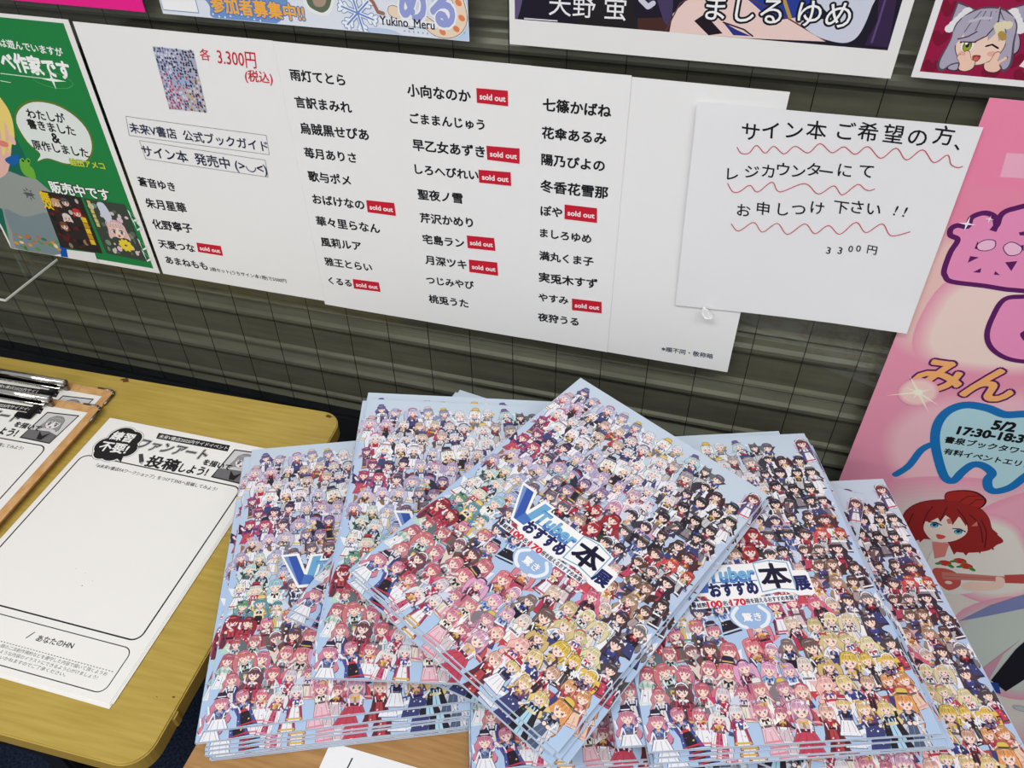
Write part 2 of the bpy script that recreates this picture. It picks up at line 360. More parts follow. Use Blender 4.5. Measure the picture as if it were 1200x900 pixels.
# --- handwritten notice
NO = (-0.0261, 1.0435); NC = [(-7.6, 0), (208.5, -1.8), (211.8, 195), (0, 206.2)]
NU = NC[1][0]; NV = NC[2][1]
def nwarp(u, v):
    x, y = u/max(1, NU), v/NV
    return 0.0016+0.006*max(0, x-0.72)**1.5*(0.4+y)+0.004*max(0, 0.12-x)*3*(1-y)+0.006*max(0, y-0.86)*max(0, x-.7)*6+0.001*math.sin(5*x+3*y)
hn = empty('handwritten_notice', (NO[0], GLASS_Y-0.0026, NO[1]), WALL_ROT)
tag(hn, 'white sheet with handwritten black Japanese lines and red wavy underlines taped over the list', 'notice')
A = Art(warp=nwarp); A.sheet(NC, 0.0002, (236,236,238), 18); A.build('sheet', INK, hn)
A = Art(warp=nwarp, z0=1.5e-4)
def chars(s, sz):
    for ch, (u, v) in s:
        vs, fs, x0, x1, y0, y1 = glyphs(ch, -0.004); k = sz
        if ch in '、!0O': k = sz*0.9
        A.text(ch, (u-(x1-x0)*k/2, v), (u+(x1-x0)*k/2, v+0.4), (20,20,24), 0.010, shear=-0.16)
chars(list(zip('サイン本ご希望の方、', [(38.8, 20.5), (54, 17.2), (72.7, 15.8), (89.4, 13.2), (112, 11.3), (128.1, 10.5), (147.2, 10.1), (165.4, 11.5), (183.4, 7.3), (195.5, 15.7)])), 16.5)
chars(list(zip('レジカウンターにて', [(30.9, 60), (46.3, 55.6), (59.3, 53.1), (71, 50), (83.7, 50.7), (95, 47.3), (105.1, 47.9), (119.4, 45.3), (135.8, 43.9)])), 13.5)
chars(list(zip('お申しつけ下さい!!', [(46.1, 92.6), (62, 88.6), (78.8, 87.6), (91.4, 86), (106.2, 82.2), (124.9, 79.2), (137.4, 76.8), (150.9, 77.3), (168, 75.6), (175.3, 75.8)])), 13.5)
chars(list(zip('3300円', [(125.1, 122.1), (134.5, 120.6), (142.7, 117.4), (148.8, 116), (160, 115.5)])), 9.5)
WV = (198,70,92)
for w_ in ([(30.2, 35), (34.6, 39.9), (40.8, 39.1), (45.7, 31.6), (53.8, 37.5), (59.4, 30.7), (68.9, 36.4), (76.1, 28.7), (87.4, 33.4), (94.7, 24.3), (105.7, 31.1), (113.5, 25), (123.6, 30.4), (131.4, 22.8), (143.6, 31.6), (152.5, 21.7), (162.9, 30.7), (172, 20.8), (183.3, 30.3), (191, 22.8), (195.9, 30.1), (201.6, 32), (204.8, 30.5)],
           [(28, 68.5), (33.6, 75.9), (39.4, 75.2), (46.8, 68.1), (54.4, 73.6), (64.4, 62.8), (72.5, 71.1), (90.8, 60.8), (103.9, 69.1), (114.2, 60), (122.9, 67.4), (132.1, 56.5), (138.7, 59.8), (143, 60.7), (146.5, 58.7)],
           [(37.7, 107.5), (45.4, 114), (56.6, 103.4), (65.9, 112.2), (76.6, 101.6), (87.5, 111.4), (99.5, 98.8), (109.9, 107.3), (119.1, 97.6), (130.2, 104.7), (140.2, 91.2), (150.6, 99.8), (161, 89.4), (170.9, 99.4), (184.5, 93.1)]):
    A.stroke(smooth(w_, 5, False), 0.75, WV, False, False)
A.build('handwriting', INK, hn)
tp = [(26.1, 201.1), (30.7, 200.9), (34.9, 205.8), (38.5, 210.2), (31.7, 211.3), (27.7, 208.4)]
def twarp(u, v): return 0.006+0.0025*math.sin(u*1.3)*math.cos(v*1.1)
A = Art(warp=twarp); cu, cv = tp[0]
A.poly(smooth(tp, 4), (240,240,238)); o = A.build('tape_scrap', TAPE, hn); o.modifiers.new('thick', 'SOLIDIFY').thickness = 0.001

# --- a plain drawn face for the posters (generic cartoon girl)
def face(A, cx, cy, r, hair, skin, eye=(70,110,120), wink=False, tilt=0.0, mouth=(196,70,70), bun=False, ears=False):
    D = mixc(hair, (30,16,24), .62); ct, st = math.cos(tilt), math.sin(tilt)
    old = A.T
    A.T = lambda p: (cx+(p[0]*ct-p[1]*st)*r, cy+(p[0]*st+p[1]*ct)*r)
    if bun:
        A.blob([(-.35,-1.55),(0,-1.75),(.4,-1.6),(.55,-1.3),(.4,-1.05),(-.2,-1.0),(-.45,-1.2)], D); A.blob([(-.3,-1.52),(0,-1.68),(.36,-1.56),(.48,-1.3),(.3,-1.1),(-.2,-1.06),(-.38,-1.22)], hair)
        A.stroke([(-.2,-1.2),(.05,-1.45),(.38,-1.4)], .04, D); A.stroke([(-.05,-1.12),(.2,-1.25),(.42,-1.22)], .04, D)
    if ears:
        for s in (-1, 1):
            A.poly([(s*.45,-1.05),(s*1.12,-1.32),(s*1.2,-.4)], D); A.poly([(s*.5,-1.04),(s*1.07,-1.24),(s*1.14,-.45)], hair)
            for q in range(5): A.ell(s*(.72+.1*q), -.98+.14*q, .17, .15, (232,230,232), 9)
    A.blob([(-1.02,0),(-.95,-.62),(-.5,-1.05),(0,-1.15),(.5,-1.05),(.95,-.62),(1.06,0),(1.2,.75),(1.0,1.05),(.7,.8),(-.6,.8),(-1.0,1.1),(-1.22,.8)], D)
    A.blob([(-.98,0),(-.91,-.6),(-.48,-1.0),(0,-1.1),(.48,-1.0),(.91,-.6),(1.0,0),(1.12,.72),(.98,.95),(.7,.75),(-.6,.75),(-.98,1.0),(-1.14,.76)], hair)
    A.blob([(-.78,-.1),(-.74,.38),(-.4,.74),(0,.86),(.4,.74),(.74,.38),(.78,-.1),(.4,-.6),(-.4,-.6)], D)
    A.blob([(-.75,-.1),(-.71,.37),(-.38,.71),(0,.82),(.38,.71),(.71,.37),(.75,-.1),(.4,-.6),(-.4,-.6)], skin)
    for s in (-1, 1): A.ell(s*.46, .42, .16, .09, mixc(skin, (230,110,110), .4), 12)
    for s in (-1, 1):
        if wink and s > 0: A.stroke([(.2,.16),(.38,.10),(.6,.22)], .06, (34,22,26)); continue
        A.ell(s*.4, .16, .2, .22, (240,240,240), 14); A.ell(s*.4, .17, .15, .21, mixc(eye, (20,20,30), .4), 14); A.ell(s*.4, .22, .12, .14, eye, 12); A.ell(s*.4, .15, .06, .08, (20,22,30), 10)
        A.ell(s*.4-.05, .08, .05, .05, (250,250,250), 8); A.stroke([(s*.18,.02),(s*.4,-.08),(s*.64,.04)], .075, (34,20,24))
        A.stroke([(s*.22,-.2),(s*.42,-.26),(s*.6,-.2)], .035, D)
    A.blob([(-.13,.5),(0,.47),(.13,.5),(.1,.66),(0,.72),(-.1,.66)], mixc(mouth, (60,10,20), .4)); A.ell(0, .6, .085, .075, mouth, 10)
    A.poly([(-.92,.45),(-.98,-.3),(-.8,-.82),(-.3,-1.08),(.3,-1.08),(.8,-.82),(.98,-.3),(.92,.45),(.78,.0),(.7,-.3),(.55,.0),(.42,-.34),(.2,-.02),(.08,-.4),(-.16,.02),(-.3,-.32),(-.5,.06),(-.62,-.26),(-.76,.08)], hair)
    for q in (-.62,-.3,.08,.42,.7): A.stroke([(q,-.3),(q*.75,-.7),(q*.45,-1.0)], .028, D)
    A.stroke([(-.55,-.66),(-.2,-.78),(.2,-.78),(.55,-.66)], .09, mixc(hair, (255,255,255), .25))
    A.T = old

# --- green book poster, left
GO = (-0.8604, 1.0593); gc = [(214.5, 0), (218.4, 295.4)]; gw, gh = 210.0, gc[1][1]
gw = gc[1][0]
gp = empty('green_poster', (GO[0], GLASS_Y-0.0006, GO[1]), WALL_ROT); tag(gp, 'green poster of a blond person with a speech bubble and two book covers', 'poster')
A = Art(); A.sheet([(0,0),(gw,0),(gw,gh),(0,gh)], 0.0003, (236,234,232), 1); A.clip = (0.4, 0.4, gw-.4, gh-.4)
gi = [(210.2, 3.9)]; GR = (30,128,66)
A.rect(3, gi[0][1], gw-7, gh-6, GR)
A.blob([(3,gi[0][1]+38),(60,gi[0][1]+60),(90,gi[0][1]+150),(60,gh-60),(3,gh-30)], (18,104,84), 5)
A.text('は遊んでいますが', *[(122.4, 29.6), (197, 33.3)], (244,246,244), 0.02)
A.text('ベ作家です', *[(114, 48.2), (197.4, 51.5)], (248,250,248), 0.045, h=19)
A.stroke([(106.3, 62.8), (168.5, 63)], .9, (214,232,214)); A.stroke([(102, 71), (114.3, 71.8)], .8, (214,232,214))
c0 = [(170.9, 63.5)][0]
A.stroke(smooth([(145.6, 63), (156.6, 56.8), (180.5, 56), (195.3, 63.4), (188, 70), (169.7, 71.9), (151.9, 68.4)], 5), .35, (110,180,110), True, False)
A.poly([(c0[0]+x, c0[1]+y) for x, y in ((0,-9),(1.4,-1.6),(17,0),(1.4,1.6),(0,10),(-1.4,1.6),(-13,0),(-1.4,-1.6))], (240,248,240))
bub = smooth([(96.6, 117.1), (109.2, 99.7), (133.2, 88.4), (162, 88.5), (183.8, 99.5), (194, 117.3), (189.5, 139.1), (171.8, 156.5), (144.8, 162.3), (119.9, 158.6), (103, 164.2), (111.9, 153.8), (100.3, 139.9)], 4)
A.poly([((u-gw/2)*1.0+gw/2, v) for u, v in bub], (92,120,40)); cxb = sum(p[0] for p in bub)/len(bub); cyb = sum(p[1] for p in bub)/len(bub)
A.poly([(cxb+(u-cxb)*.95, cyb+(v-cyb)*.94) for u, v in bub], (226,232,228))
for body, pq in (('わたしが', [(118.7, 104.4), (166.8, 105.4)]), ('書きました', [(113.6, 116.8), (173.5, 118.7)]), ('&', [(138.8, 130.3), (148.6, 130.8)]), ('原作しました', [(107.8, 141.7), (180.3, 143.6)])):
    A.text(body, pq[0], pq[1], (24,26,24), 0.03)
A.text('蛙田アメコ', *[(150.4, 157.5), (195.7, 156.8)], (190,206,60), 0.04, outline=((30,70,30), .03))
# blond person in a grey jumper
A.poly([(24.2, 188), (57.3, 181.3), (71.1, 185.4), (91.5, 186.8), (107.2, 203.6), (95, 256.6), (80.4, 291.5), (-0.9, 300.1), (17.6, 236.8), (2.4, 228.6)], (150,156,152))
A.blob([(20.6, 236.3), (47.9, 242.7), (88.9, 231.4), (93.5, 256.8), (79.6, 290.3), (12.9, 298.6), (14.9, 269.1)], (124,140,146), 4)
A.poly([(83.9, 271.7), (91.5, 273.2), (89, 294.3), (76, 295.1)], (10,84,170))
A.blob([(68.2, 116), (89.4, 109.3), (87.9, 126.9), (54.5, 181.6), (30.1, 187.3)], (230,184,170))
A.blob([(60.9, 164.2), (80.1, 157.2), (78.9, 164.7), (66.9, 172.9), (58.2, 169.3)], (20,96,170))
A.blob([(82.2, 80.6), (93.8, 96.1), (95, 113), (85.9, 138.2), (78.1, 146), (66.2, 158.9), (81.1, 132.1), (81.9, 118.8), (67.3, 151.8), (57.8, 159.9), (71.6, 128.8), (60.3, 121.2)], (236,212,120))
A.ell(*[(81.7, 139.9)][0], 4, 6, (236,190,172)); A.ell(*[(66.3, 146.2)][0], 7, 4, (226,130,120))
fc = [(70.2, 208.8)][0]
for k in range(8):
    a = k*math.pi/4; A.poly([(fc[0]+9*math.cos(a), fc[1]+9*math.sin(a)), (fc[0]+5*math.cos(a+.3), fc[1]+5*math.sin(a+.3)), (fc[0]+5*math.cos(a-.3), fc[1]+5*math.sin(a-.3))], (92,96,96))
A.rect(fc[0]-5, fc[1]-2, fc[0]+5, fc[1]+3, (84,88,88))
# green frog
A.blob([(78.9, 164.7), (85.4, 161.1), (86.7, 163.8), (92, 160.3), (95, 162.7), (90.7, 169.8), (93.8, 174.1), (90.4, 186.5), (78.2, 184.5), (75.1, 176.5)], (110,176,60)); A.ell(*[(83.7, 164.6)][0], 1.6, 1.6, (20,40,20)); A.ell(*[(91.7, 164)][0], 1.6, 1.6, (20,40,20))
rnd = random.Random(8)
for i in range(26):
    p = bil([(14.9, 263.7), (80.9, 272.2), (81.7, 285.8), (9.7, 296.3)], rnd.random(), rnd.random()); A.ell(p[0], p[1], rnd.uniform(2,5), rnd.uniform(1.5,3.5), rnd.choice([(90,150,80),(216,150,60),(226,214,180),(196,110,60),(60,120,90)]), 8)
A.text('販売中です', *[(106.7, 194), (187.3, 194)], (240,244,240), 0.03, outline=((16,36,22), .055))
def mini_cover(q, pal, seed, title):
    r = random.Random(seed); A.poly(q, pal[0])
    for i in range(46):
        p = bil(q, r.uniform(.08,.92), r.uniform(.06,.94)); A.ell(p[0], p[1], r.uniform(1.4,4.6), r.uniform(1.4,4.6), r.choice(pal), 8)
    return q
q = [(88.6, 201.3), (145.5, 202.5), (143.6, 279.4), (82.7, 280.1)]; mini_cover(q, [(44,38,36),(70,40,34),(30,30,34),(150,120,96),(96,30,30),(190,180,170)], 3, '')
for x, y, c in ((.3,.18,(206,160,110)),(.55,.14,(70,66,70)),(.75,.3,(196,40,40)),(.45,.42,(220,214,210)),(.3,.58,(120,60,40))):
    p = bil(q, x, y); face(A, p[0], p[1], 6.0, c, (240,206,186))
for k, ch in enumerate('無双'): A.text(ch, bil(q, -.02, .08+.14*k), bil(q, .2, .09+.14*k), (232,196,40), .04)
for k in range(5): p = bil(q, .86, .4+.1*k); A.rect(p[0]-3, p[1]-3.5, p[0]+4, p[1]+3.5, (224,190,40) if k % 2 == 0 else (196,150,30))
q = [(148.8, 202.8), (204.2, 203.2), (205.7, 279.9), (149.8, 277.2)]; mini_cover(q, [(60,70,60),(96,104,96),(196,200,206),(206,196,190),(120,140,110),(226,190,200)], 4, '')
p = bil(q, .55, .5); face(A, p[0], p[1], 13, (226,190,186), (244,214,196))
p = bil(q, .62, .76); 
for k in range(10): A.ell(p[0]+6*math.cos(k*.63), p[1]+5*math.sin(k*.63), 4, 2.6, (232,206,60), 8, k*.63)
p = bil(q, .4, .2); A.blob([(p[0]-6,p[1]-10),(p[0]+4,p[1]-12),(p[0]+8,p[1]+6),(p[0]-2,p[1]+12)], (206,210,226))
for k in range(6): p = bil(q, .1, .06+.08*k); A.rect(p[0]-2, p[1]-2.5, p[0]+2.5, p[1]+2.5, (206,190,110))
A.poly([(90.7, 281.9), (132.4, 279.9), (131, 295), (87.3, 294.9)], (232,232,230))
for k in range(4):
    p = [(205.4, 217.8), (207, 228.8), (204.5, 256.2), (204.6, 272)][k]; A.poly([(p[0],p[1]-9),(p[0]+10,p[1]+4),(p[0]+2,p[1]+8)], (228,234,230)); A.poly([(p[0]+2,p[1]-6),(p[0]+8,p[1]+2),(p[0]+2,p[1]+6)], (24,110,60))
A.build('sheet', INK, gp)

# --- magenta flyer at the top left corner
FO = (-0.7146, 1.0715); fcn = [(164.6, -3.8)][0]
o = empty('magenta_flyer', (FO[0]-0.12, GLASS_Y-0.0006, FO[1]+0.14), WALL_ROT); tag(o, 'bright magenta flyer edge at the top left above the green poster', 'flyer')
A = Art(); H = 140+fcn[1]*0.4; Wd = 120+fcn[0]; A.sheet([(0,0),(Wd,0),(Wd,H),(0,H)], 0.0003, (236,30,140))
A.text('_occult', (Wd-34, H-12.5), (Wd-4, H-12.5), (250,214,234), .006, h=5)
A.build('sheet', INK, o)

# --- pale blue winter poster at the top
BO = (-0.5311, 1.0743); bc = [(300.1, 5.2)][0]; UPB = 200.0
o = empty('winter_poster', (BO[0], GLASS_Y-0.0006, BO[1]+UPB/1000), WALL_ROT); tag(o, 'white and pale blue winter poster with snowflake and orange lettering above the list', 'poster')
A = Art(); bw, bh = bc[0], UPB+1.0
A.sheet([(0,0),(bw,0),(bw,bh),(0,bh)], 0.0003, (224,230,240)); A.clip = (0.4, 0.4, bw-.4, bh-.4)
sh_ = lambda L: [(u, v+UPB) for u, v in L]
A.blob(sh_([(47.4, -29.6), (129.6, -39.8), (128.9, -10.4), (114.1, 2.2), (92.3, 5.3), (53.6, 1), (52.1, -9.8)]), (112,150,206), 5)
A.blob(sh_([(184.2, 4.3), (202.4, -2.3), (227.7, -3.1), (241, 2.9), (218.5, 3.7)]), (186,206,234), 5)
A.blob(sh_([(269.3, -39.7), (300.6, -41.8), (299.9, 3.4), (284.9, 2.2), (274.7, -6.9)]), (190,212,238), 5)
rnd = random.Random(2)
for i in range(16):
    for j in range(5): 
        p = sh_([(241.4, -1.2)])[0]; (A.ell(p[0]+i*4.2, p[1]-6+j*4.2+i*.1, .9, .9, (150,180,222), 8) if p[1]-4+j*4.2+i*.1 < bh-1 and p[0]+i*4.2 < bw-1 else None)
for i in range(9):
    p = sh_([(53.7, 0.4)])[0]; A.ell(p[0]+i*6, p[1]-3+math.sin(i)*2, .9, .9, (226,234,246), 8)
A.rect(1.5, bh-60, 39, bh-3.5, (244,246,250)); A.stroke([(1.5,bh-60),(39,bh-60),(39,bh-3.5),(1.5,bh-3.5)], .8, (120,150,200), True, False)
A.text('参加者募集中!!', *sh_([(54.1, -11.5), (146.9, -10.3)]), (244,176,60), .03, h=14, outline=((84,120,190), .06))
A.blob(sh_([(150.7, -31.7), (179.2, -33.6), (176.7, -18.9), (169.5, -10.5), (158, -10.6), (149.1, -16.9)]), (238,238,238)); A.blob(sh_([(153.6, -31.8), (176.4, -33.4), (173.9, -19.2), (167, -12.8), (160, -13.2), (152.3, -18.4)]), (96,110,90)); A.blob(sh_([(159.3, -32.2), (172.2, -33.1), (169.9, -20.9), (165, -17.1), (158.1, -18.8)]), (170,146,130))
sn = sh_([(199.1, -14.5)])[0]
for wd, c in ((5.2, (120,146,204)), (3.4, (240,244,250))):
    for k in range(6):
        a = k*math.pi/3+.3; d = (math.cos(a), math.sin(a)); A.stroke([sn, (sn[0]+17*d[0], sn[1]+17*d[1])], wd, c)
        for q in (.55, .8):
            for sg in (-1, 1):
                b_ = a+sg*.8; A.stroke([(sn[0]+17*q*d[0], sn[1]+17*q*d[1]), (sn[0]+17*q*d[0]+5*math.cos(b_), sn[1]+17*q*d[1]+5*math.sin(b_))], wd*.75, c)
for k in range(6):
    a = k*math.pi/3+.3; A.stroke([sn, (sn[0]+15*math.cos(a), sn[1]+15*math.sin(a))], 1.5, (110,140,206))
tl = smooth(sh_([(232.4, -18.7), (245.6, -14.8), (260.3, -12.6), (271.9, -5.7), (285.4, -6.3), (294, -15.7), (292.2, -29.7), (287.6, -41)]), 6, False)
for i, wd in ((0, 12), (1, 10.4), (2, 9.4)):
    A.stroke(tl, wd, ((250,250,252), (60,40,40), (236,214,190))[i])
for k in (8, 14, 20, 26, 31, 36): A.ell(tl[k][0], tl[k][1], 3.2, 2.4, (226,132,84), 10, .6)
A.text('める', *sh_([(240.3, -28.3), (287.9, -24.7)]), (150,160,216), .05, h=30, outline=((238,240,250), .06))
A.rect(*[c for p in sh_([(218.4, -12.7), (271.5, -7.6)]) for c in p], (236,240,246))
A.text('Yukino_Meru', *sh_([(219.4, -9.9), (269.5, -9.4)]), (36,36,52), .02, h=8.4)
A.stroke(sh_([(208.7, -30.9), (215.2, -24.2), (218.4, -17.1), (223.3, -16.3)]), 3, (160,110,96))
A.build('sheet', INK, o)

# --- dark portrait poster with a white border
DO = (-0.1952, 1.0743); dc = [(302.4, -3.1)][0]; UPD = 220.0
o = empty('dark_poster', (DO[0], GLASS_Y-0.0006, DO[1]+UPD/1000), WALL_ROT); tag(o, 'white bordered dark navy and purple poster with white brush lettering at the top', 'poster')
A = Art(); dw, dh = dc[0], UPD
A.sheet([(0,0),(dw,0),(dw,dh),(0,dh)], 0.0003, (232,232,230))
sd = lambda L: [(u, min(v+UPD, dh)) for u, v in L]
d0 = sd([(4.6, -18.4), (294.5, -22.6)]); ib = (d0[0][1]+d0[1][1])/2
A.rect(d0[0][0], 6, d0[1][0], ib, (24,20,38))
cl = lambda L: [(min(max(u, d0[0][0]), d0[1][0]), min(v, ib)) for u, v in sd(L)]
A.poly(cl([(4, -51.5), (15.1, -52.2), (9.2, -27.6), (6.7, -18), (4.6, -18.4)]), (96,80,120))
A.poly(cl([(52.6, -54.7), (97.2, -57.6), (106.4, -18.2), (57.1, -18.1)]), (30,26,30))
A.poly(cl([(105.4, -29), (138.5, -32.1), (134.5, -19.4), (106.4, -18.2)]), (70,40,36))
A.blob(cl([(91.9, -54.7), (124.2, -59.3), (132.1, -39.4), (128.2, -25.9), (117.6, -46.2), (115.9, -35.6), (109.1, -48.2)]), (70,56,96)); A.stroke(cl([(101.7, -52.8), (106.8, -42.8), (112.9, -38), (116.7, -40.9)]), 4, (206,206,222))
A.poly(cl([(124.2, -59.3), (181.7, -63.1), (228.3, -36.4), (249.4, -23.1), (189.3, -20.7), (131.7, -19.7), (132.7, -34.3), (142.2, -45.4)]), (236,206,200))
A.poly(cl([(149.7, -30.3), (157, -36.1), (172.7, -22.8), (162.2, -20.1)]), (28,20,30))
A.poly(cl([(155.9, -61.4), (226.7, -66), (242.2, -42.6), (207.8, -34.8), (183.9, -50.9)]), (36,60,150))
A.poly(cl([(171.3, -31.4), (182.9, -26.3), (194.3, -22.5), (180.9, -22.2)]), (40,54,130)); A.stroke(cl([(171.9, -31), (188.1, -27), (195.6, -22.6)]), 1.2, (60,30,44))
A.stroke(cl([(128.7, -21.1), (137.2, -42.4), (157, -54)]), 1.0, (90,60,70)); A.stroke(cl([(183.9, -50.9), (217.6, -38.1), (249.3, -23.6)]), 1.0, (90,60,70)); A.stroke(cl([(207.9, -59.9), (220.1, -38.3)]), 2.5, (186,150,70))
A.blob(cl([(226.7, -66), (274.8, -69.1), (275.2, -50), (272.5, -32.3), (267, -24.6), (257.1, -23.3), (240.7, -27.1), (228.3, -36.4), (247.8, -40.5), (235, -52)]), (206,210,226))
A.poly(cl([(275.9, -69.2), (288.8, -70.1), (295.7, -22.7), (277.6, -22.9), (281.5, -40.6)]), (52,34,70)); A.stroke(cl([(283.1, -65), (282.7, -40.7), (281.9, -25.4)]), 1.5, (92,70,120))
A.text('天野 蛍', *sd([(33.3, -34.7), (96, -35.4)]), (236,236,240), .004)
A.stroke(sd([(12.5, -21.6), (40.7, -21.8)]), 1.0, (220,220,228), False, False)
A.text('ましる ゆめ', *sd([(157.4, -40.8), (262.8, -42.6)]), (244,244,246), .006, outline=((20,18,28), .075))
A.build('sheet', INK, o)

# --- crimson poster, top right
CO = (0.121, 1.077); UPC = 230.0; cw = 220.0
o = empty('crimson_poster', (CO[0], GLASS_Y-0.0006, CO[1]+UPC/1000), WALL_ROT); tag(o, 'crimson poster with dark hearts and a winking silver haired cat eared girl', 'poster')
A = Art(); A.sheet([(0,0),(cw,0),(cw,UPC),(0,UPC)], 0.0003, (234,232,234))
scx = lambda L: [(u, v+UPC) for u, v in L]
ci = scx([(4.8, -4.1)])[0]; A.rect(ci[0], 4, cw-ci[0], ci[1]-.5, (150,18,66)); A.clip = (ci[0]+.2, 4.2, cw-ci[0]-.2, ci[1]-.7)
for p in scx([(10.5, -50.1), (11.1, -29.5), (11.2, -8.7), (52.4, -7), (64.8, -18.3), (73.8, -7.5), (52.8, -63), (15, -61.8)]):
    A.blob([(p[0],p[1]+6),(p[0]-6,p[1]-.5),(p[0]-5,p[1]-4.5),(p[0]-2,p[1]-5),(p[0],p[1]-2.5),(p[0]+2,p[1]-5),(p[0]+5,p[1]-4.5),(p[0]+6,p[1]-.5)], (124,10,50), 3)
p = scx([(38.8, -29.5)])[0]
hairc = (172,166,186); Dk = (60,44,60)
for s, dx in ((-1, -34), (1, 34)): pass
A.blob(scx([(17.6, -24), (17.5, -17.9), (22.5, -13.7), (22.1, -8.1), (30.5, -7.3), (29.1, -15.8), (23, -25.2)]), Dk); A.blob(scx([(18.6, -23.3), (18.3, -17.9), (23.7, -13.4), (23.4, -8.6), (29.4, -8.4), (28.2, -15.7), (23.3, -24.5)]), hairc)
A.blob(scx([(57.7, -39.3), (63.7, -32.5), (65.3, -24.4), (60.3, -20.9), (56.5, -27.4)]), Dk); A.blob(scx([(57.9, -38.6), (63, -32.4), (64.4, -25.1), (60.2, -22), (56.8, -27.4)]), hairc)
face(A, p[0], p[1], 20.5, hairc, (240,208,190), (150,160,50), True, -.06, (206,100,90), False, True)
A.poly(scx([(23, -29.8), (29.2, -32.5), (40.3, -45.2), (42.6, -53.9), (45, -39.7), (39.1, -32.6), (33.5, -28.4), (26.4, -28.2)]), hairc); A.stroke(scx([(23, -29.8), (29.3, -32.2), (33.7, -35.9)]), .9, Dk); A.stroke(scx([(27.1, -28.2), (34.2, -28.5), (40.9, -33.5), (45.3, -42.7), (43.4, -51.9)]), .9, Dk)
for p in scx([(46.1, -40.6), (49.2, -41.5), (52.2, -41.8), (48.1, -37.8)]): A.ell(p[0], p[1], 3, 3, (226,214,180), 8)
A.stroke(scx([(49.6, -35.7), (52.3, -33)]), 4, (176,146,70))
for hx in (0, 1):
    L = "575,540 610,500 640,560 650,490 690,490 700,560 740,580 720,640 650,670 590,650 600,600" if hx == 0 else "830,600 880,580 930,500 975,500 950,580 1030,535 1040,560 970,600 980,650 920,680 840,660"
    hp = scx([(26.8, -17.1), (28.7, -19.2), (32.3, -14.9), (30.8, -21.4), (33.6, -21.6), (36.5, -16.5), (39.5, -15.2), (39.6, -10.5), (35.4, -7.8), (30.7, -8.9), (30.1, -12.8)]) if hx == 0 else scx([(46.3, -14.3), (49.2, -16.1), (50.9, -22.4), (54, -22.3), (54.1, -16.5), (58.4, -20.4), (59.7, -18.6), (56.1, -14.8), (58, -11.5), (54.7, -8.8), (48.6, -9.8)])
    mx_ = sum(q[0] for q in hp)/len(hp); my_ = sum(q[1] for q in hp)/len(hp)
    A.poly(smooth([(mx_+(a-mx_)*1.07, my_+(b_-my_)*1.07) for a, b_ in hp], 3), Dk); A.poly(smooth(hp, 3), (240,200,180))
A.poly(scx([(69.4, -14.5), (71.3, -19.6), (73.6, -13.7)]), (236,230,232))
A.build('sheet', INK, o)

# --- pink event poster on the right
PO = (0.1795, 1.067); pw, ph = 728.0, 1030.0
pk = empty('pink_poster', (PO[0], GLASS_Y-0.0006, PO[1]), WALL_ROT); tag(pk, 'tall pink event poster with tooth shaped panel and red haired girl playing guitar', 'poster')
A = Art(); A.sheet([(0,0),(pw,0),(pw,ph),(0,ph)], 0.0003, (232,150,176), 1); A.clip = (0.3, 0.3, pw-.3, ph-.3)
Z3 = "pink@850,200,3.43"
A.rect(0, 0, pw, 70, (240,136,172)); A.rect(0, 70, pw, 150, (236,140,172))
def clipl(L): return [(min(max(u, 0.3), pw-.3), min(max(v, .3), ph-.3)) for u, v in L]
A.poly(clipl([(26.8, 41.1), (95.8, 36), (98.6, 56.1), (29.2, 61.1)]), (240,176,200))
A.soft([(7.1, 119.9), (43.3, 128.7), (76.6, 116), (112.7, 159.5), (120.7, 229.9), (75.1, 249.2), (29.9, 244), (-0.4, 223.4), (0.2, 175.1)], (238,196,190), (232,150,176))
A.soft([(27.5, 170.1), (61.8, 153.3), (110.8, 154.7), (142.2, 207.8), (125, 240.9), (54, 250.9), (23.5, 230.3)], (240,214,204), (232,150,176))
A.soft([(31.6, 358.2), (36.6, 325.9), (56.6, 300.2), (94, 285.3), (147.9, 280.2), (206.9, 404.9), (128.4, 444.6), (80.9, 431.2), (50.7, 402.1)], (238,186,196), (232,150,176))
A.soft([(60.5, 467), (80.9, 431.2), (159.5, 413.3), (202.9, 420.1), (371.1, 783.7), (162.3, 1126.7), (62.9, 616.3)], (224,214,206), (232,150,176))
A.soft([(151.4, 437.1), (193.3, 395.7), (227, 455.1), (206.5, 489), (175.3, 450.9)], (232,166,186), (232,150,176))
A.soft([(145.6, 457.2), (177.2, 450.2), (204.5, 478.1), (240.9, 544.9), (197.2, 580), (138.3, 542.7)], (228,222,212), (232,150,176))
A.soft([(192.7, 631.1), (243.8, 577.3), (285, 656.9), (311.2, 754.6), (238.3, 740.3)], (196,204,196), (232,150,176))
PUR = (92,26,96); PKL = (236,146,190)
blk = [(880,400),(905,330),(935,280),(905,262),(908,235),(935,222),(975,226),(990,190),(1040,172),(1082,186),(1092,222),(1110,178),(1160,155),(1260,150),(1280,300),(1260,470),(1160,482),(1040,465),(910,448),(884,425)]
bl = [(17.2, 150.9), (16.4, 133.2), (18.1, 120.6), (11.2, 117.3), (9.7, 111.1), (13.7, 107.3), (21.3, 107.1), (21.3, 98.7), (28.9, 93.3), (37.4, 95.3), (42.1, 103), (41.8, 92.8), (48.7, 86.5), (65.6, 82.9), (81.9, 115.1), (93.7, 155.2), (76.6, 161.5), (52.8, 161.4), (26.8, 161.7), (19.9, 156.9)]
bl = smooth(bl, 4); A.poly(bl, PKL); A.stroke(bl, 4.6, PUR, True)
A.poly([(38.1, 107.8), (40.8, 98), (43.9, 97.6), (43.8, 108.8)], PUR); A.poly([(60, 106.7), (64.8, 104.8), (66.3, 108.6), (61.9, 109.3)], PUR)
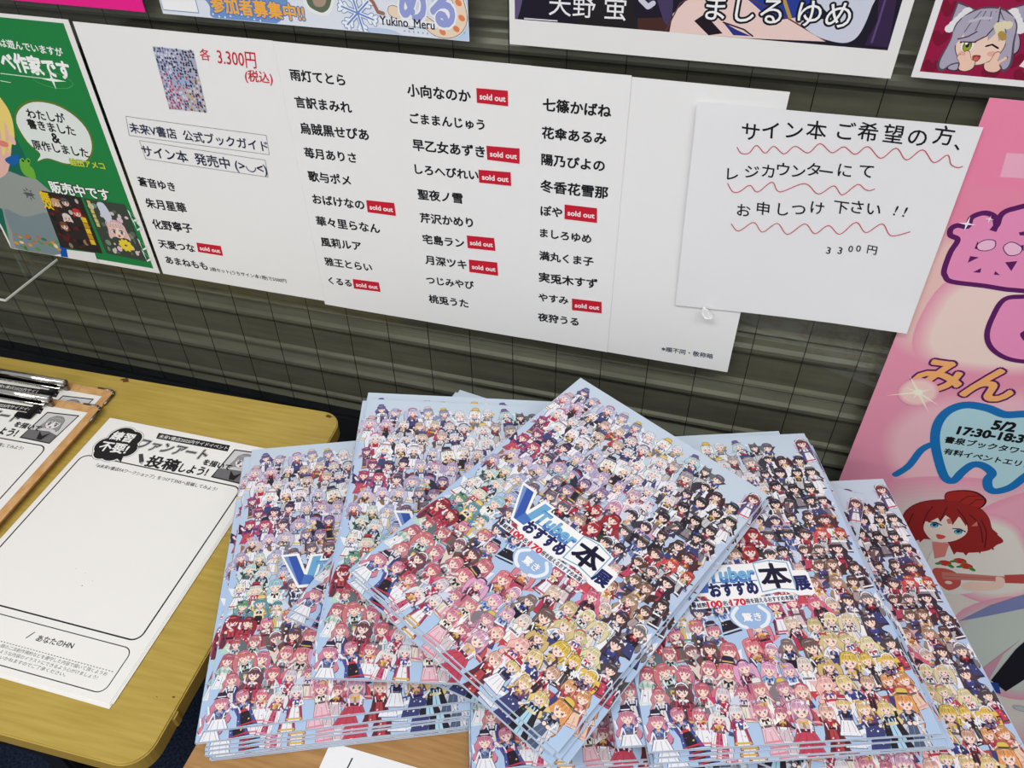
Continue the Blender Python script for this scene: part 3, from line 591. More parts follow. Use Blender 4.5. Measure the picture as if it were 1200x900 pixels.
for L in ([(32.8, 141), (32.5, 134.3), (39.4, 134.4)], [(39.7, 149.5), (44.8, 144.3), (45.5, 149)], [(56.4, 149.1), (56, 145.4), (61.1, 148.8)], [(60.3, 135.8), (68.9, 133.1), (67.9, 143.3)], [(33.2, 126.7), (33.2, 119.4), (37.1, 126.8)], [(64.6, 119.1), (67.8, 117.4), (69.9, 123.1)]): A.poly(L, PUR)
for L in ([(34.4, 122.8), (38.4, 117.8), (45.4, 117.4), (47.1, 123.2), (42.6, 126.9), (36.8, 126.9)], [(54.3, 122), (58, 116.6), (66.8, 120), (67.2, 126), (60.4, 128.3)]): 
    L = smooth(L, 4); A.stroke(L, 1.5, PUR, True); A.poly(L, (240,190,216))
cc = smooth([(72.8, 211.1), (70.6, 191.8), (72.7, 172.3), (86.4, 166.5), (110.1, 162.6), (137.6, 226.2), (116.1, 233.9), (97.2, 233.7), (81.6, 225.2)], 4); A.poly(cc, PKL); A.stroke(cc, 4.6, PUR, True); A.poly(smooth([(97.7, 204.5), (106.5, 198.4), (112.6, 214.2), (105, 212.9)], 3), PUR)
OG = (244,176,110)
A.text('みん', *[(31.2, 266.2), (117.1, 267.5)], OG, .035, outline=(PUR, .045), shear=.1)
tooth = [(84.7, 375.5), (72.1, 347.1), (68.1, 323.8), (72.3, 306.4), (84.4, 296.1), (103.3, 295.7), (120.1, 300), (135.3, 295.5), (157.9, 291.7), (179.5, 317.8), (183.6, 356.3), (172.6, 362.7), (166.4, 377.5), (160.6, 394.2), (150.1, 404.2), (141.9, 401.7), (136.7, 389.8), (137.2, 379.7), (126.2, 371.6), (116.5, 372.8), (110.8, 385.9), (107.3, 400.4), (98.2, 398.1)]
tooth = smooth(tooth, 5); A.poly(tooth, (178,214,222)); A.stroke(tooth, 9.0, (20,112,180), True)
A.stroke(smooth([(52, 406.9), (60.2, 390.9), (64.8, 365), (73.4, 353.1)], 5, False), 7.5, (20,112,180))
TX = (16,16,20)
A.text('5/2', *[(115, 315), (134.7, 313.9)], TX, .05)
A.text('17:30-18:30', *[(88.3, 329.9), (154.7, 326.4)], TX, .05)
A.text('書泉ブックタワー9', *[(81.2, 344.7), (163.6, 342.1)], TX, .03)
A.text('有料イベントエリア', *[(85.3, 360.8), (167.3, 359.2)], TX, .03)
sp = [(38.8, 290.3)][0]
A.soft([(sp[0]+16*math.cos(k*.785), sp[1]+16*math.sin(k*.785)) for k in range(8)], (244,206,200), (232,160,180), 3, 7)
for a, L in ((.5,26),(2.75,30),(-2.2,24),(.95,30),(1.8,10),(-.6,12),(3.4,14)):
    A.poly([(sp[0]+L*math.cos(a), sp[1]+L*math.sin(a)), (sp[0]+1.6*math.cos(a+1.57), sp[1]+1.6*math.sin(a+1.57)), (sp[0]-1.6*math.cos(a+1.57), sp[1]-1.6*math.sin(a+1.57))], (250,236,214))
A.ell(sp[0], sp[1], 4, 4, (252,244,226))
for p, r in (([(19.9, 104.7)][0], 7), ([(34.7, 98)][0], 3.5)):
    A.poly([(p[0]+r*math.cos(k*math.pi/4)*(1 if k % 2 == 0 else .18), p[1]+r*math.sin(k*math.pi/4)*(1 if k % 2 == 0 else .18)) for k in range(8)], (252,250,246))
# red haired girl with a guitar
A.blob(clipl([(123, 523.6), (129.5, 501.1), (150.2, 509.6), (170.8, 530.4), (189.1, 570.1), (153.2, 589), (129.4, 558.9)]), (226,222,216), 4)
A.poly([(118.2, 501.2), (135.5, 499), (138.5, 522), (129.5, 529.4)], (214,130,120))
HAIRTIPS = {"300,740 380,905 460,820": [(131.9, 494.8), (146, 515.9), (148.4, 501.5)], "420,780 520,915 600,820": [(143.3, 497), (157.7, 513.3), (159.5, 497.5)], "560,800 690,890 700,780": [(155.4, 495.8), (170, 504.8), (165.4, 489.1)], "700,780 850,850 820,700": [(165.4, 489.1), (180.4, 494.6), (170.8, 474.9)], "780,560 900,660 790,680": [(161, 457.2), (174.9, 467.4), (167.5, 473)], "-60,640 -20,760 60,690": [(98.3, 490.9), (106.8, 506.9), (110.3, 494.6)]}
hp = [(112.4, 461.8)][0]
RH = (150,36,36)
hb = smooth([(81, 493.8), (77.7, 464.3), (84.6, 445.9), (99.3, 434.6), (119, 429), (139.9, 430.8), (155.9, 442.8), (168.4, 463.6), (183.4, 476.5), (179.8, 485.5), (178.2, 490.7), (173.9, 498.5), (159.2, 507.1), (143.9, 509.5), (135.2, 496.7), (106.7, 500.5), (96.1, 513.9)], 4); A.poly([(u-.6, v-.6) for u, v in hb], (70,14,18)); A.poly(hb, RH)
for L in ("300,740 380,905 460,820", "420,780 520,915 600,820", "560,800 690,890 700,780", "700,780 850,850 820,700", "780,560 900,660 790,680", "-60,640 -20,760 60,690"): A.poly(clipl([(u, v) for u, v in HAIRTIPS[L]]), RH)
bn = smooth([(107.6, 428.4), (107.1, 418.7), (119.8, 411.3), (132.7, 410), (143, 415.8), (147.2, 422.8), (145, 433.4), (133.8, 432.8), (120.9, 429.8), (111.7, 432.8)], 4); A.poly(bn, (70,14,18)); A.poly([(u*.94+.06*bn[0][0]+.6, v*.9+.1*bn[0][1]) for u, v in bn], (164,40,38))
A.stroke([(123.2, 429.1), (127.5, 419.3), (137.6, 414.7)], 1, (84,18,22)); A.stroke([(133.4, 431.5), (136.8, 421.9), (142.8, 420)], 1, (84,18,22))
A.blob([(101.3, 471.5), (104.8, 485.6), (116.9, 498.5), (127.8, 498.6), (138.3, 492.5), (145, 480.9), (144.4, 468.9), (134.3, 454.4), (113.7, 452.4), (103.5, 458.8)], (236,220,206), 4)
for ex, ey, s in ((150,555,1), (430,630,1)):
    p = [(111.6, 473.3)][0] if ex == 150 else [(137.3, 476.2)][0]
    A.ell(p[0], p[1], 5.4, 4.6, (238,240,240), 12, .2); A.ell(p[0], p[1]+.3, 4.4, 4.4, (50,110,150), 12); A.ell(p[0], p[1]+1.6, 3.4, 2.6, (120,190,206), 10); A.ell(p[0], p[1], 1.8, 2.2, (16,40,70), 10); A.stroke([(p[0]-6.5,p[1]-3),(p[0],p[1]-4.8),(p[0]+6.5,p[1]-2)], 1.6, (40,16,24))
A.blob([(118.1, 487.9), (123, 486.7), (128.4, 488.2), (126.2, 493.7), (121.9, 494.4)], (214,84,76), 3)
A.poly([(96.4, 470.1), (97, 452), (100.5, 443.6), (114.6, 441.9), (129.9, 441.3), (145.1, 450.8), (154.2, 467), (144.1, 463), (138.9, 452.8), (141.5, 465.4), (129.9, 451.5), (128.5, 468.3), (123.4, 458.1), (116.9, 454.3), (115.7, 466.6), (111.1, 460.7), (105.3, 470.1)], RH)
for L in ([(100.9, 444.9), (99.1, 458.7), (100.5, 474.8)], [(114.6, 441.9), (114.5, 452.2), (115.2, 465.3)], [(124.8, 441.5), (135.4, 452.6), (142.6, 463.5)], [(138.2, 445.8), (153.4, 459.8), (165.9, 485.8)], [(152.1, 451.4), (163.3, 468.4), (170.4, 493.5)], [(85.8, 461.6), (86.7, 482.5), (89.3, 500.3)]): A.stroke(smooth(L, 4, False), 1.2, (88,20,24))
for L in ([(119.9, 460.7), (122.9, 456.7), (126.8, 465.9), (123.7, 466.9)], [(146.1, 463.8), (148.8, 454), (152.1, 461)]): A.poly(L, (206,110,106))
for q in ([(142.1, 533)][0], [(155.1, 524)][0], [(164.2, 530.9)][0]):
    A.ell(q[0], q[1], 7, 5, (196,50,44), 10); A.ell(q[0]+7, q[1]+3, 5, 2.4, (70,130,60), 8, .5); A.ell(q[0]-6, q[1]+3, 4, 2.2, (70,130,60), 8, -.5)
A.blob([(134.6, 545.9), (149.6, 542.6), (162.6, 549.8), (169.7, 566.9), (161.9, 580.2), (150.5, 574.5), (137.6, 559.5)], (196,84,76), 4); A.poly([(143.9, 549.7), (207.2, 534.9), (211.4, 543), (149.3, 562.4)], (196,120,110)); A.poly([(205, 532.4), (240.5, 515.8), (247.5, 533.5), (210.6, 545.7)], (186,74,70))
A.stroke([(148.7, 556.2), (208.6, 538.7)], .5, (120,50,50)); A.ell(*[(156.7, 566)][0], 4, 3, (232,206,196))
A.poly(smooth([(170.9, 566.4), (178.1, 556.1), (199.7, 550), (198.1, 538.4), (205.7, 537.9), (209.9, 546), (208.2, 559.1), (181, 572.5)], 3), (236,200,184)); 
A.poly(clipl([(191, 634.6), (211.6, 590.8), (236.3, 557.7), (248.9, 550.1), (257.3, 571.7), (214.3, 613.6)]), (126,134,180)); A.poly(clipl([(265.7, 742.5), (266.3, 665.7), (273.1, 612.2), (305.2, 694.5), (289.5, 759.5)]), (24,22,34)); A.poly(clipl([(242.1, 751.3), (251.5, 702.6), (263.7, 644), (258.1, 681.4), (263.2, 743.8)]), (206,150,170))
A.poly(clipl([(264.6, 747.6), (275.3, 744.7), (286.6, 767.7), (274.6, 767.3)]), (40,70,150))
A.ell(*[(320.2, 790.1)][0], 12, 7, (190,196,198), 14, .2); A.stroke([([(320.2, 790.1)][0][0]+10*math.cos(k*.5), [(320.2, 790.1)][0][1]+5.5*math.sin(k*.5)) for k in range(13)], .8, (140,146,156))
A.build('sheet', INK, pk)

# --- clear acrylic shelf at the left edge
ac = empty('acrylic_shelf', (-0.7925, 0.667, 0.759)); tag(ac, 'clear acrylic shelf corner jutting from the window under the green poster', 'shelf')
MB().box(-0.30, 0, -0.0895, 0, -0.002, 0.002).build('plate', ACRYL, ac)
MB().box(-0.30, 0.0004, -0.0907, -0.0895, -0.0012, 0.0012).box(0, 0.0012, -0.0895, 0, -0.0012, 0.0012).build('polished_edge', ACRYL_EDGE, ac)

# ------------------------------------------------------------------ tables
yt = empty('yellow_table', (-0.66, 0.37, 0), (0, 0, math.radians(2.2))); tag(yt, 'small yellow wood grain table with rounded corners holding the drawing sheets', 'table')
X0, X1, Y0, Y1, YZ = -0.36, 0.2935, -0.208, 0.204, 0.6713
MB().prism(rounded(X0, X1, Y0, Y1, 0.024, 8), YZ-0.018, YZ, 0, 1, 0.0012).build('tabletop', [YELLOW, YEDGE], yt)
for sx in (X0+0.05, 0.200):
    for sy in (-0.193, 0.165):
        MB().box(sx-0.014, sx+0.014, sy-0.014, sy+0.014, 0.0, YZ-0.018, 0, 0.003).build('leg', BLACK, yt)
for sy in (-0.193, 0.165): MB().box(X0+0.05, 0.200, sy-0.008, sy+0.008, YZ-0.05, YZ-0.025).build('apron_rail', BLACK, yt)
MB().prism(rounded(X1-0.001, X1+0.0025, -0.164, -0.156, 0.002, 3), YZ-0.014, YZ-0.002).build('edge_button', YEDGE, yt)
CH = (96,64,34)
def chip(x, y, r, seed, n=11):
    A = Art(); q = random.Random(seed); A.poly([(x*1000+r*q.uniform(.5,1.2)*math.cos(6.283*k/n), -y*1000+r*.6*q.uniform(.4,1.1)*math.sin(6.283*k/n)) for k in range(n)], CH)
    o = A.build('chipped_spot', INK, yt); o.location = (0, 0, YZ)
chip(0.012, 0.199, 7, 1); chip(0.278, 0.197, 5, 2); chip(0.286, -0.147, 1.6, 3); chip(0.26, 0.17, .8, 4); chip(0.272, -0.15, .7, 5)
bt = empty('brown_table', (0.0, 0.30, 0)); tag(bt, 'light brown wood grain table under the piles of guidebooks', 'table')
X0, X1, Y0, Y1 = -0.314, 0.19, 0.06, 0.50
MB().prism([(x-0.0, y-0.30) for x, y in rounded(X0, X1, Y0, Y1, 0.006, 4)], 0.675, 0.700, 0, 1, 0.001).build('tabletop', [BROWN, BEDGE], bt)
for sx in (X0+0.10, X1-0.06):
    for sy in (Y0+0.06, Y1-0.06):
        MB().box(sx-0.0-0.014, sx-0.0+0.014, sy-0.30-0.014, sy-0.30+0.014, 0.0, 0.675, 0, 0.003).build('leg', BLACK, bt)

# ------------------------------------------------------------------ drawing worksheets and clipboards
KK = (34,32,34)
def worksheet_mesh():
    A = Art(step=1e-6); A.sheet([(0,0),(210,0),(210,297),(0,297)], 0.00035, (238,236,232))
    A.stroke(rounded(7, 199.5, 57, 240.5, 9, 6), 1.5, KK, True)
    A.stroke(rounded(7, 199.5, 248, 290.5, 8, 6), .9, KK, True)
    for cx, cy, r in ((24,40,13),(32,24,15),(44,24,12),(48,38,12),(37,46,13),(26,49,10)): A.ell(cx, cy, r+1.9, r+1.9, (150,148,150), 20)
    for cx, cy, r in ((24,40,13),(32,24,15),(44,24,12),(48,38,12),(37,46,13),(26,49,10)): A.ell(cx, cy, r+1.2, r+1.2, (238,236,232), 20)
    for cx, cy, r in ((24,40,13),(32,24,15),(44,24,12),(48,38,12),(37,46,13),(26,49,10)): A.ell(cx, cy, r, r, KK, 20)
    A.poly([(40,50),(50,44),(54,57)], KK)
    A.text('練習', (20,23.5), (46,22.5), (240,238,236), .028); A.text('不要!', (17,41), (50,39), (240,238,236), .028)
    A.poly([(68.5,7.5),(156.5,5.0),(158.5,14.0),(70.5,16.0)], KK); A.text('未来V書店2025内サイドイベント', (72,11.8), (156,9.6), (226,224,222), .012)
    A.text('ファンアート', (57.5,27), (139.5,25), KK, .085, h=14, shear=.1); A.text('ファンアート', (57.5,27), (139.5,25), (236,234,232), .06, h=14, shear=.1); A.text('ファンアート', (57.5,27), (139.5,25), (70,68,70), .03, h=14, shear=.1)
    A.text('を描いて', (141,34), (174,34.5), KK, .045)
    A.text('投稿', (81,47.5), (118,46.5), KK, .034, h=16); A.text('しよう!', (121,48), (153,46.5), KK, .04, h=11)
    A.poly([(66,42),(70,40),(78,50),(74,53)], (70,68,70)); A.poly([(74,53),(78,50),(78.5,55)], (180,178,176))
    A.text('「#未来V書店FAワークショップ」をつけてSNSへ投稿してみよう!', (31,67.5), (175.5,65.5), KK, .008, h=5)
    # small framed portrait of a generic character
    A.z = 6e-5
    A.poly([(164,9),(204,6),(199,53),(160,52)], KK); A.poly([(165.5,10.5),(202.5,7.8),(197.7,51.4),(161.8,50.4)], (206,204,204))
    A.poly([(162,38),(186,36),(199,40),(197.7,51.4),(161.8,50.4)], (110,108,110)); face(A, 183, 24, 10.5, (150,148,150), (232,230,228), (70,70,70), mouth=(120,118,118)); A.poly([(176,38),(183,44),(190,38),(186,50),(180,50)], KK)
    A.z = 3e-5; A.stroke([(104,256),(100.5,262.5)], 1.0, KK); A.text('あなたのHN', (110,260), (146.5,258.6), KK, .022)
    A.z = 3e-5; A.hold = True
    for k in range(58): A.stroke([(20+3.05*k,271-.0*k),(21.7+3.05*k,271-.0*k)], .6, KK, False, False)
    A.hold = False
    A.text('本企画は初めての方も安心してVtuber様の二次創作規約などを遵守した内容で描いて頂くようお', (14,274.6), (192,274.2), KK, .0, h=3.6)
    A.text('願いします。ライバー様も嬉しくなるような内容のイラストにできるよう心がけましょう!', (14,279.4), (186,279), KK, .0, h=3.6)
    A.text('トラブルの責任は負いかねますのでご了承ください。', (50,284), (158,283.8), KK, .0, h=3.6)
    for x, y, r in ((108,190,.35),(114,203,.6),(96,188,.3),(120,196,.3)): A.ell(x, y, r, r, (90,88,88), 6)
    return A.mesh('worksheet', INK)
WS = worksheet_mesh()
def worksheet(x, y, z, rz, label, group='drawing worksheets'):
    o = bpy.data.objects.new('worksheet', WS); COL.objects.link(o); o.location = (x, y, z); o.rotation_euler = (0, 0, rz)
    return tag(o, label, 'worksheet', group)
SP = [-0.63073, 0.50679, 0.01714, -0.64167, 3e-05, -0.00018]; base = (SP[0], SP[1])
for k, (dx, dy, rz, lb) in enumerate([(0.003,-0.0022,-.004,'lowest blank edged worksheet of the pile on the yellow table'), (0.0022,0.001,.002,'worksheet just above the lowest one of the pile on the yellow table'), (0.0015,-0.0008,-.001,'worksheet right under the top one of the pile on the yellow table'), (0,0,0,'top drawing worksheet with empty frame and black cloud heading on the yellow table')]):
    worksheet(base[0]+dx, base[1]+dy, YZ+0.0004+0.00045*(k+1), SP[2]+rz, lb)
def clipboard(x1, y1, z0, rz, label, wlabel, reach):
    # top right corner of the board at (x1, y1)
    W, L = 0.232, 0.318
    c = empty('clipboard', (x1, y1, z0), (0, 0, rz)); tag(c, label, 'clipboard', 'brown clipboards')
    MB().prism(rounded(-W, 0, -L, 0, 0.006, 5), 0, 0.0028, 0, 1, 0.0003).build('board', [MDF, MDFSIDE], c)
    zc = 0.012; x0_, x1_ = -W/2-0.058, -W/2+0.058
    cp = MB(); cp.tube((x0_, -0.0095, zc), (x1_, -0.0095, zc), 0.0042, 16)
    cp.box(x0_+.004, x1_-.004, -0.018, -0.0085, zc-0.0045, zc-0.003)
    rod = cp.build('clip_bar', CHROME, c)
    MB().tube((x1_, -0.0095, zc), (x1_+0.0012, -0.0095, zc), 0.0036, 12).box(x1_-0.003, x1_+.0035, -0.0135, -0.0095, 0.0028, zc-.002).build('end_cap', STEEL, rod)
    MB().box(x0_+.01, x1_-.008, -0.0165, -0.0125, 0.0034, zc-0.003).build('clip_plate', CHROME, rod)
    for sx in (x1_-0.012, x0_+0.012):
        MB().box(sx-0.0045, sx+0.0045, -reach+0.002, -0.010, 0.0038, 0.0085, 0, 0.0012).box(sx-0.017, sx+0.004, -reach, -reach+0.008, 0.0036, 0.0072, 0, 0.0012).build('clip_foot', RUBBER, rod)
    for sx, d in ((0, -1), (-W, 1)):
        pts = [(sx+d*0.024, 0.0002, 0.0022), (sx+d*0.006, 0.0002, 0.0022), (sx+d*0.0018, -0.0018, 0.0022), (sx-d*0.0002, -0.006, 0.0022), (sx-d*0.0002, -0.024, 0.0022)]
        MB().path(pts, 0.0015, 8).build('corner_guard', STEEL, c)
    m_ = Matrix.Translation((x1, y1, z0)) @ Matrix.Rotation(rz, 4, 'Z')
    p = m_ @ Vector((-W+0.012, -0.0125, 0.0034)); worksheet(p.x, p.y, p.z, rz, wlabel, 'worksheets on clipboards')
clipboard(-0.6520, 0.5470, YZ+0.0003, math.radians(2.2), 'rear brown clipboard half covered by the front clipboard on the yellow table', 'worksheet clamped to the rear clipboard, mostly hidden by the front board', 0.0275)
clipboard(-0.6445, 0.5145, YZ+0.0060, math.radians(2.8), 'front brown clipboard lying on top of the rear clipboard', 'worksheet clamped to the front clipboard with portrait in its upper right corner', 0.038)

# ------------------------------------------------------------------ guidebooks
BW, BH, BT, KB = 210.0, 297.0, 2.5, 0.98022
SKIN = (246,220,206)
ZONES = [  # u, v, hair, clothes
 (.06,.05,(84,70,150),(46,40,84)),(.2,.05,(176,180,214),(96,100,130)),(.33,.055,(150,156,196),(200,204,222)),(.47,.05,(232,230,234),(214,216,226)),(.6,.06,(222,220,230),(110,120,140)),(.68,.06,(150,196,206),(60,70,90)),(.78,.055,(84,84,92),(46,44,52)),(.87,.06,(52,40,66),(66,36,56)),(.95,.06,(120,60,54),(92,70,150)),
 (.08,.13,(206,176,216),(222,170,186)),(.2,.12,(236,234,240),(60,50,90)),(.32,.13,(206,178,156),(90,72,70)),(.44,.12,(206,210,220),(56,60,110)),(.55,.13,(232,230,232),(200,196,204)),(.66,.13,(160,152,156),(70,64,70)),(.76,.12,(44,42,52),(60,54,62)),(.86,.12,(60,34,36),(96,36,44)),(.95,.13,(32,30,36),(214,210,216)),
 (.08,.2,(236,236,242),(222,224,232)),(.2,.2,(232,232,238),(60,56,66)),(.32,.2,(200,206,230),(220,224,236)),(.45,.2,(232,226,224),(80,56,60)),(.57,.2,(228,230,236),(226,226,236)),(.68,.2,(226,228,234),(90,86,96)),(.78,.2,(40,36,46),(70,60,84)),(.88,.2,(34,32,38),(40,36,46)),(.95,.21,(36,34,40),(50,46,54)),
 (.08,.27,(140,62,120),(190,110,150)),(.2,.27,(64,46,80),(220,210,224)),(.32,.27,(176,160,206),(226,222,234)),(.45,.27,(182,160,206),(206,200,226)),(.57,.27,(214,170,206),(226,196,214)),(.69,.27,(220,222,232),(206,210,226)),(.78,.27,(46,38,52),(120,96,110)),(.87,.27,(40,32,38),(56,44,50)),(.95,.28,(60,44,62),(226,222,228)),
 (.08,.34,(190,46,96),(80,60,130)),(.2,.34,(90,66,110),(214,208,222)),(.32,.34,(180,156,206),(160,206,214)),(.44,.34,(134,110,170),(60,56,80)),(.56,.34,(214,150,190),(60,46,60)),(.68,.34,(52,42,52),(200,170,180)),(.78,.34,(56,42,48),(46,44,60)),(.88,.34,(70,46,46),(80,40,44)),(.95,.35,(72,40,40),(170,44,50)),
 (.08,.42,(196,176,220),(150,96,44)),(.2,.42,(190,186,222),(220,222,236)),(.32,.41,(132,106,150),(80,66,84)),(.44,.39,(170,140,120),(206,200,204)),(.58,.39,(196,30,40),(150,24,32)),(.7,.4,(60,50,56),(110,140,196)),(.8,.42,(84,56,50),(120,44,44)),(.92,.42,(216,60,48),(40,34,40)),
 (.08,.5,(216,232,226),(36,84,76)),(.2,.5,(176,186,226),(226,206,150)),(.31,.5,(96,80,90),(60,54,60)),(.78,.49,(232,186,170),(226,220,224)),(.88,.5,(130,90,70),(96,64,54)),(.95,.5,(176,168,166),(70,60,64)),
 (.1,.57,(226,220,208),(236,236,232)),(.22,.57,(150,200,220),(240,238,230)),(.33,.56,(232,110,140),(196,70,90)),(.84,.57,(170,126,100),(170,50,54)),(.94,.57,(160,154,156),(44,44,52)),
 (.09,.64,(70,140,100),(120,180,200)),(.21,.64,(70,150,160),(230,190,70)),(.33,.64,(60,70,120),(110,150,206)),(.45,.63,(90,160,186),(50,60,110)),(.7,.63,(222,84,130),(120,44,70)),(.8,.64,(226,196,170),(90,120,176)),(.92,.64,(232,222,190),(226,180,80)),
 (.1,.71,(170,40,56),(190,60,70)),(.22,.71,(226,110,140),(110,90,84)),(.33,.7,(222,116,140),(120,160,140)),(.44,.71,(226,100,120),(180,70,84)),(.55,.71,(240,206,186),(232,220,220)),(.65,.71,(206,190,160),(70,66,76)),(.75,.71,(222,206,130),(232,234,236)),(.86,.71,(236,222,160),(206,222,226)),(.95,.7,(70,52,66),(60,54,80)),
 (.08,.79,(206,96,110),(170,206,200)),(.2,.79,(214,110,140),(130,100,96)),(.32,.79,(220,100,116),(236,210,200)),(.43,.79,(216,140,186),(206,80,130)),(.53,.79,(222,150,186),(130,170,214)),(.63,.79,(240,226,210),(240,236,236)),(.73,.79,(228,190,110),(50,50,120)),(.83,.8,(240,200,60),(60,56,66)),(.93,.79,(236,190,50),(110,80,130)),
 (.08,.87,(214,130,140),(226,222,228)),(.19,.88,(226,100,124),(232,232,236)),(.3,.88,(236,222,226),(200,40,84)),(.41,.87,(228,124,140),(240,230,214)),(.52,.88,(216,140,170),(230,170,190)),(.62,.87,(236,176,160),(206,60,60)),(.73,.88,(236,206,120),(60,70,140)),(.83,.87,(226,170,140),(44,36,44)),(.94,.87,(236,160,90),(190,56,60)),
 (.1,.96,(206,120,140),(50,80,170)),(.2,.96,(226,100,124),(56,56,66)),(.3,.96,(230,220,224),(190,34,80)),(.42,.96,(228,130,150),(236,222,206)),(.53,.96,(216,150,180),(220,190,206)),(.63,.96,(232,170,150),(200,60,64)),(.72,.96,(232,196,100),(44,60,130)),(.8,.95,(222,190,110),(110,60,130)),(.87,.95,(236,200,110),(150,200,222)),(.94,.95,(240,140,60),(80,100,140))]
ZONES += [(.80,.46,(92,64,56),(52,40,44)),(.88,.46,(60,46,48),(110,46,48)),(.97,.46,(50,40,46),(60,50,60)),(.85,.53,(120,84,66),(80,54,48)),(.97,.53,(60,50,54),(90,60,54)),(.9,.58,(96,70,60),(60,46,46)),(.97,.6,(130,116,114),(40,38,46)),
    (.86,.63,(70,50,54),(60,50,80)),(.97,.65,(60,46,56),(50,44,60)),(.9,.69,(76,56,66),(50,44,60)),(.97,.74,(70,56,66),(56,50,66)),(.62,.76,(120,100,90),(50,46,56)),(.72,.84,(90,80,110),(44,48,100)),(.28,.75,(130,80,80),(70,60,60)),(.18,.83,(120,70,76),(66,54,56)),(.5,.9,(200,110,130),(120,40,56)),(.66,.91,(232,200,120),(40,44,96)),(.84,.91,(210,170,110),(34,30,40)),(.33,.47,(110,94,110),(50,46,54)),(.3,.6,(120,96,120),(90,70,90))]
def jit(c, r, k=14): d = r.uniform(-k, k); return tuple(max(8, min(250, v+d+r.uniform(-7, 7))) for v in c)
def figure(A, cx, cy, s, hair, c1, r, zb):
    tl_ = r.uniform(-.26, .26); ct, st = math.cos(tl_), math.sin(tl_); fl = r.choice((-1, 1))
    A.T = lambda p: (min(max(cx+(p[0]*fl*ct-p[1]*st)*s, .4), BW-.4), min(max(cy+(p[0]*fl*st+p[1]*ct)*s, .4), BH-.4))
    A.hold = True; A.tile = (cy-12, 1.2e-4); TB = A.T; hs = r.uniform(.76, .88)
    TH = lambda p: TB((p[0]*hs, (p[1]-6.5)*hs+6.0))
    def L(n): A.z = zb+n*1.9e-6
    ink = mixc(mixc(hair, c1, .3), (44,32,50), .64); hd = mixc(hair, (60,36,70), .34); hl = mixc(hair, (255,252,255), .42)
    hm = mixc(hair, (80,50,80), .16)
    white = (236,236,242)
    c2 = r.choice([mixc(c1, (250,248,250), .72), mixc(c1, (24,20,34), .5), white, white, mixc(hair, (250,240,245), .5), jit((190,66,88), r), (64,70,120), (40,36,46)])
    c3 = r.choice([white, (44,38,50), (216,176,90), mixc(c1, (250,250,250), .5), hair, (196,60,80)])
    kind = r.choice(('long','long','wave','short','bob','bob','twin','wave'))
    # loose ribbons, cloth and petals behind the figure
    L(0)
    for k in range(2):
        a = r.uniform(0, 6.28); q = r.uniform(5, 10); wx, wy = r.uniform(-9, 9), r.uniform(0, 16)
        A.poly([(wx+q*math.cos(a+b_)*k_, wy+q*math.sin(a+b_)*k_) for b_, k_ in ((0,1),(.5,.35),(1.8,.8),(3.1,.4),(3.9,.9))], r.choice([jit(hair, r), jit(c1, r), white, mixc(c1, (250,250,255), .6)]))
        L(.5)
    if r.random() < .16:                                  # a spread wing or cape
        L(1); A.poly([(3,7),(8,1),(13,-2),(12,4),(14,5),(11,9),(12,12),(7,13)], r.choice([white, mixc(c1, (30,24,40), .5), (206,212,230)]))
    # hair behind
    A.T = TH
    if kind == 'long': P_ = [(-6.4,-2),(-5.3,-6.5),(0,-8.3),(5.3,-6.5),(6.4,-2),(7.6,6),(8.6,14),(6.8,18),(3,16),(-3,16),(-6.4,18.4),(-8.0,13),(-7.6,6)]
    elif kind == 'wave': P_ = [(-6.4,-2),(-5.3,-6.5),(0,-8.3),(5.3,-6.5),(6.4,-2),(9.5,3),(8.4,8),(12,13),(8,17),(5,12),(-4,12),(-8,19),(-11,14),(-8.2,9),(-10,3)]
    elif kind == 'twin': P_ = [(-6,-2),(-5,-6.5),(0,-8.3),(5,-6.5),(6,-2),(8.8,-3.4),(11.5,3),(10.6,12),(8.6,16),(7,7),(5.6,2),(-5.6,2),(-7,8),(-9.6,17),(-11.2,10),(-11,2),(-8.6,-3.6)]
    elif kind == 'bob': P_ = [(-6.4,-1.5),(-5.2,-6.4),(0,-8.2),(5.2,-6.4),(6.4,-1.5),(7.4,4.4),(5,6.6),(-5,6.6),(-7.4,4.4)]
    else: P_ = [(-6.4,-1.5),(-5.2,-6.4),(0,-8.2),(5.2,-6.4),(6.4,-1.5),(6.2,3.2),(3.6,4),(-3.6,4),(-6.2,3.2)]
    P_ = smooth(P_, 2); L(2); A.poly([(x*1.05, (y+1)*1.04-1) for x, y in P_], ink); L(3); A.poly(P_, hair if kind in ('long', 'wave', 'twin') else hd)
    L(3.6)
    if kind in ('long', 'wave', 'twin'):
        for sg in (-1, 1):
            A.stroke([(sg*6,0),(sg*7.0,6),(sg*7.4,13)], .5, hd, False, False); A.stroke([(sg*5,3),(sg*5.8,9),(sg*5.6,15)], .7, hl if r.random() < .6 else hm, False, False)
    # body: torso, skirt or coat, sleeves
    A.T = TB
    pose = r.random(); sk = r.uniform(6.5, 9.5)
    L(4); A.poly([(-2.4,4.8),(2.4,4.8),(5.6,7.0),(5.2,13),(sk+.5,26),(-sk-.5,26),(-5.2,13),(-5.6,7.0)], mixc(c1, (40,30,50), .5))
    L(5); A.poly([(-2,5.2),(2,5.2),(5.1,7.3),(4.6,13),(sk,25.5),(-sk,25.5),(-4.6,13),(-5.1,7.3)], c1)
    L(6); q = r.random()
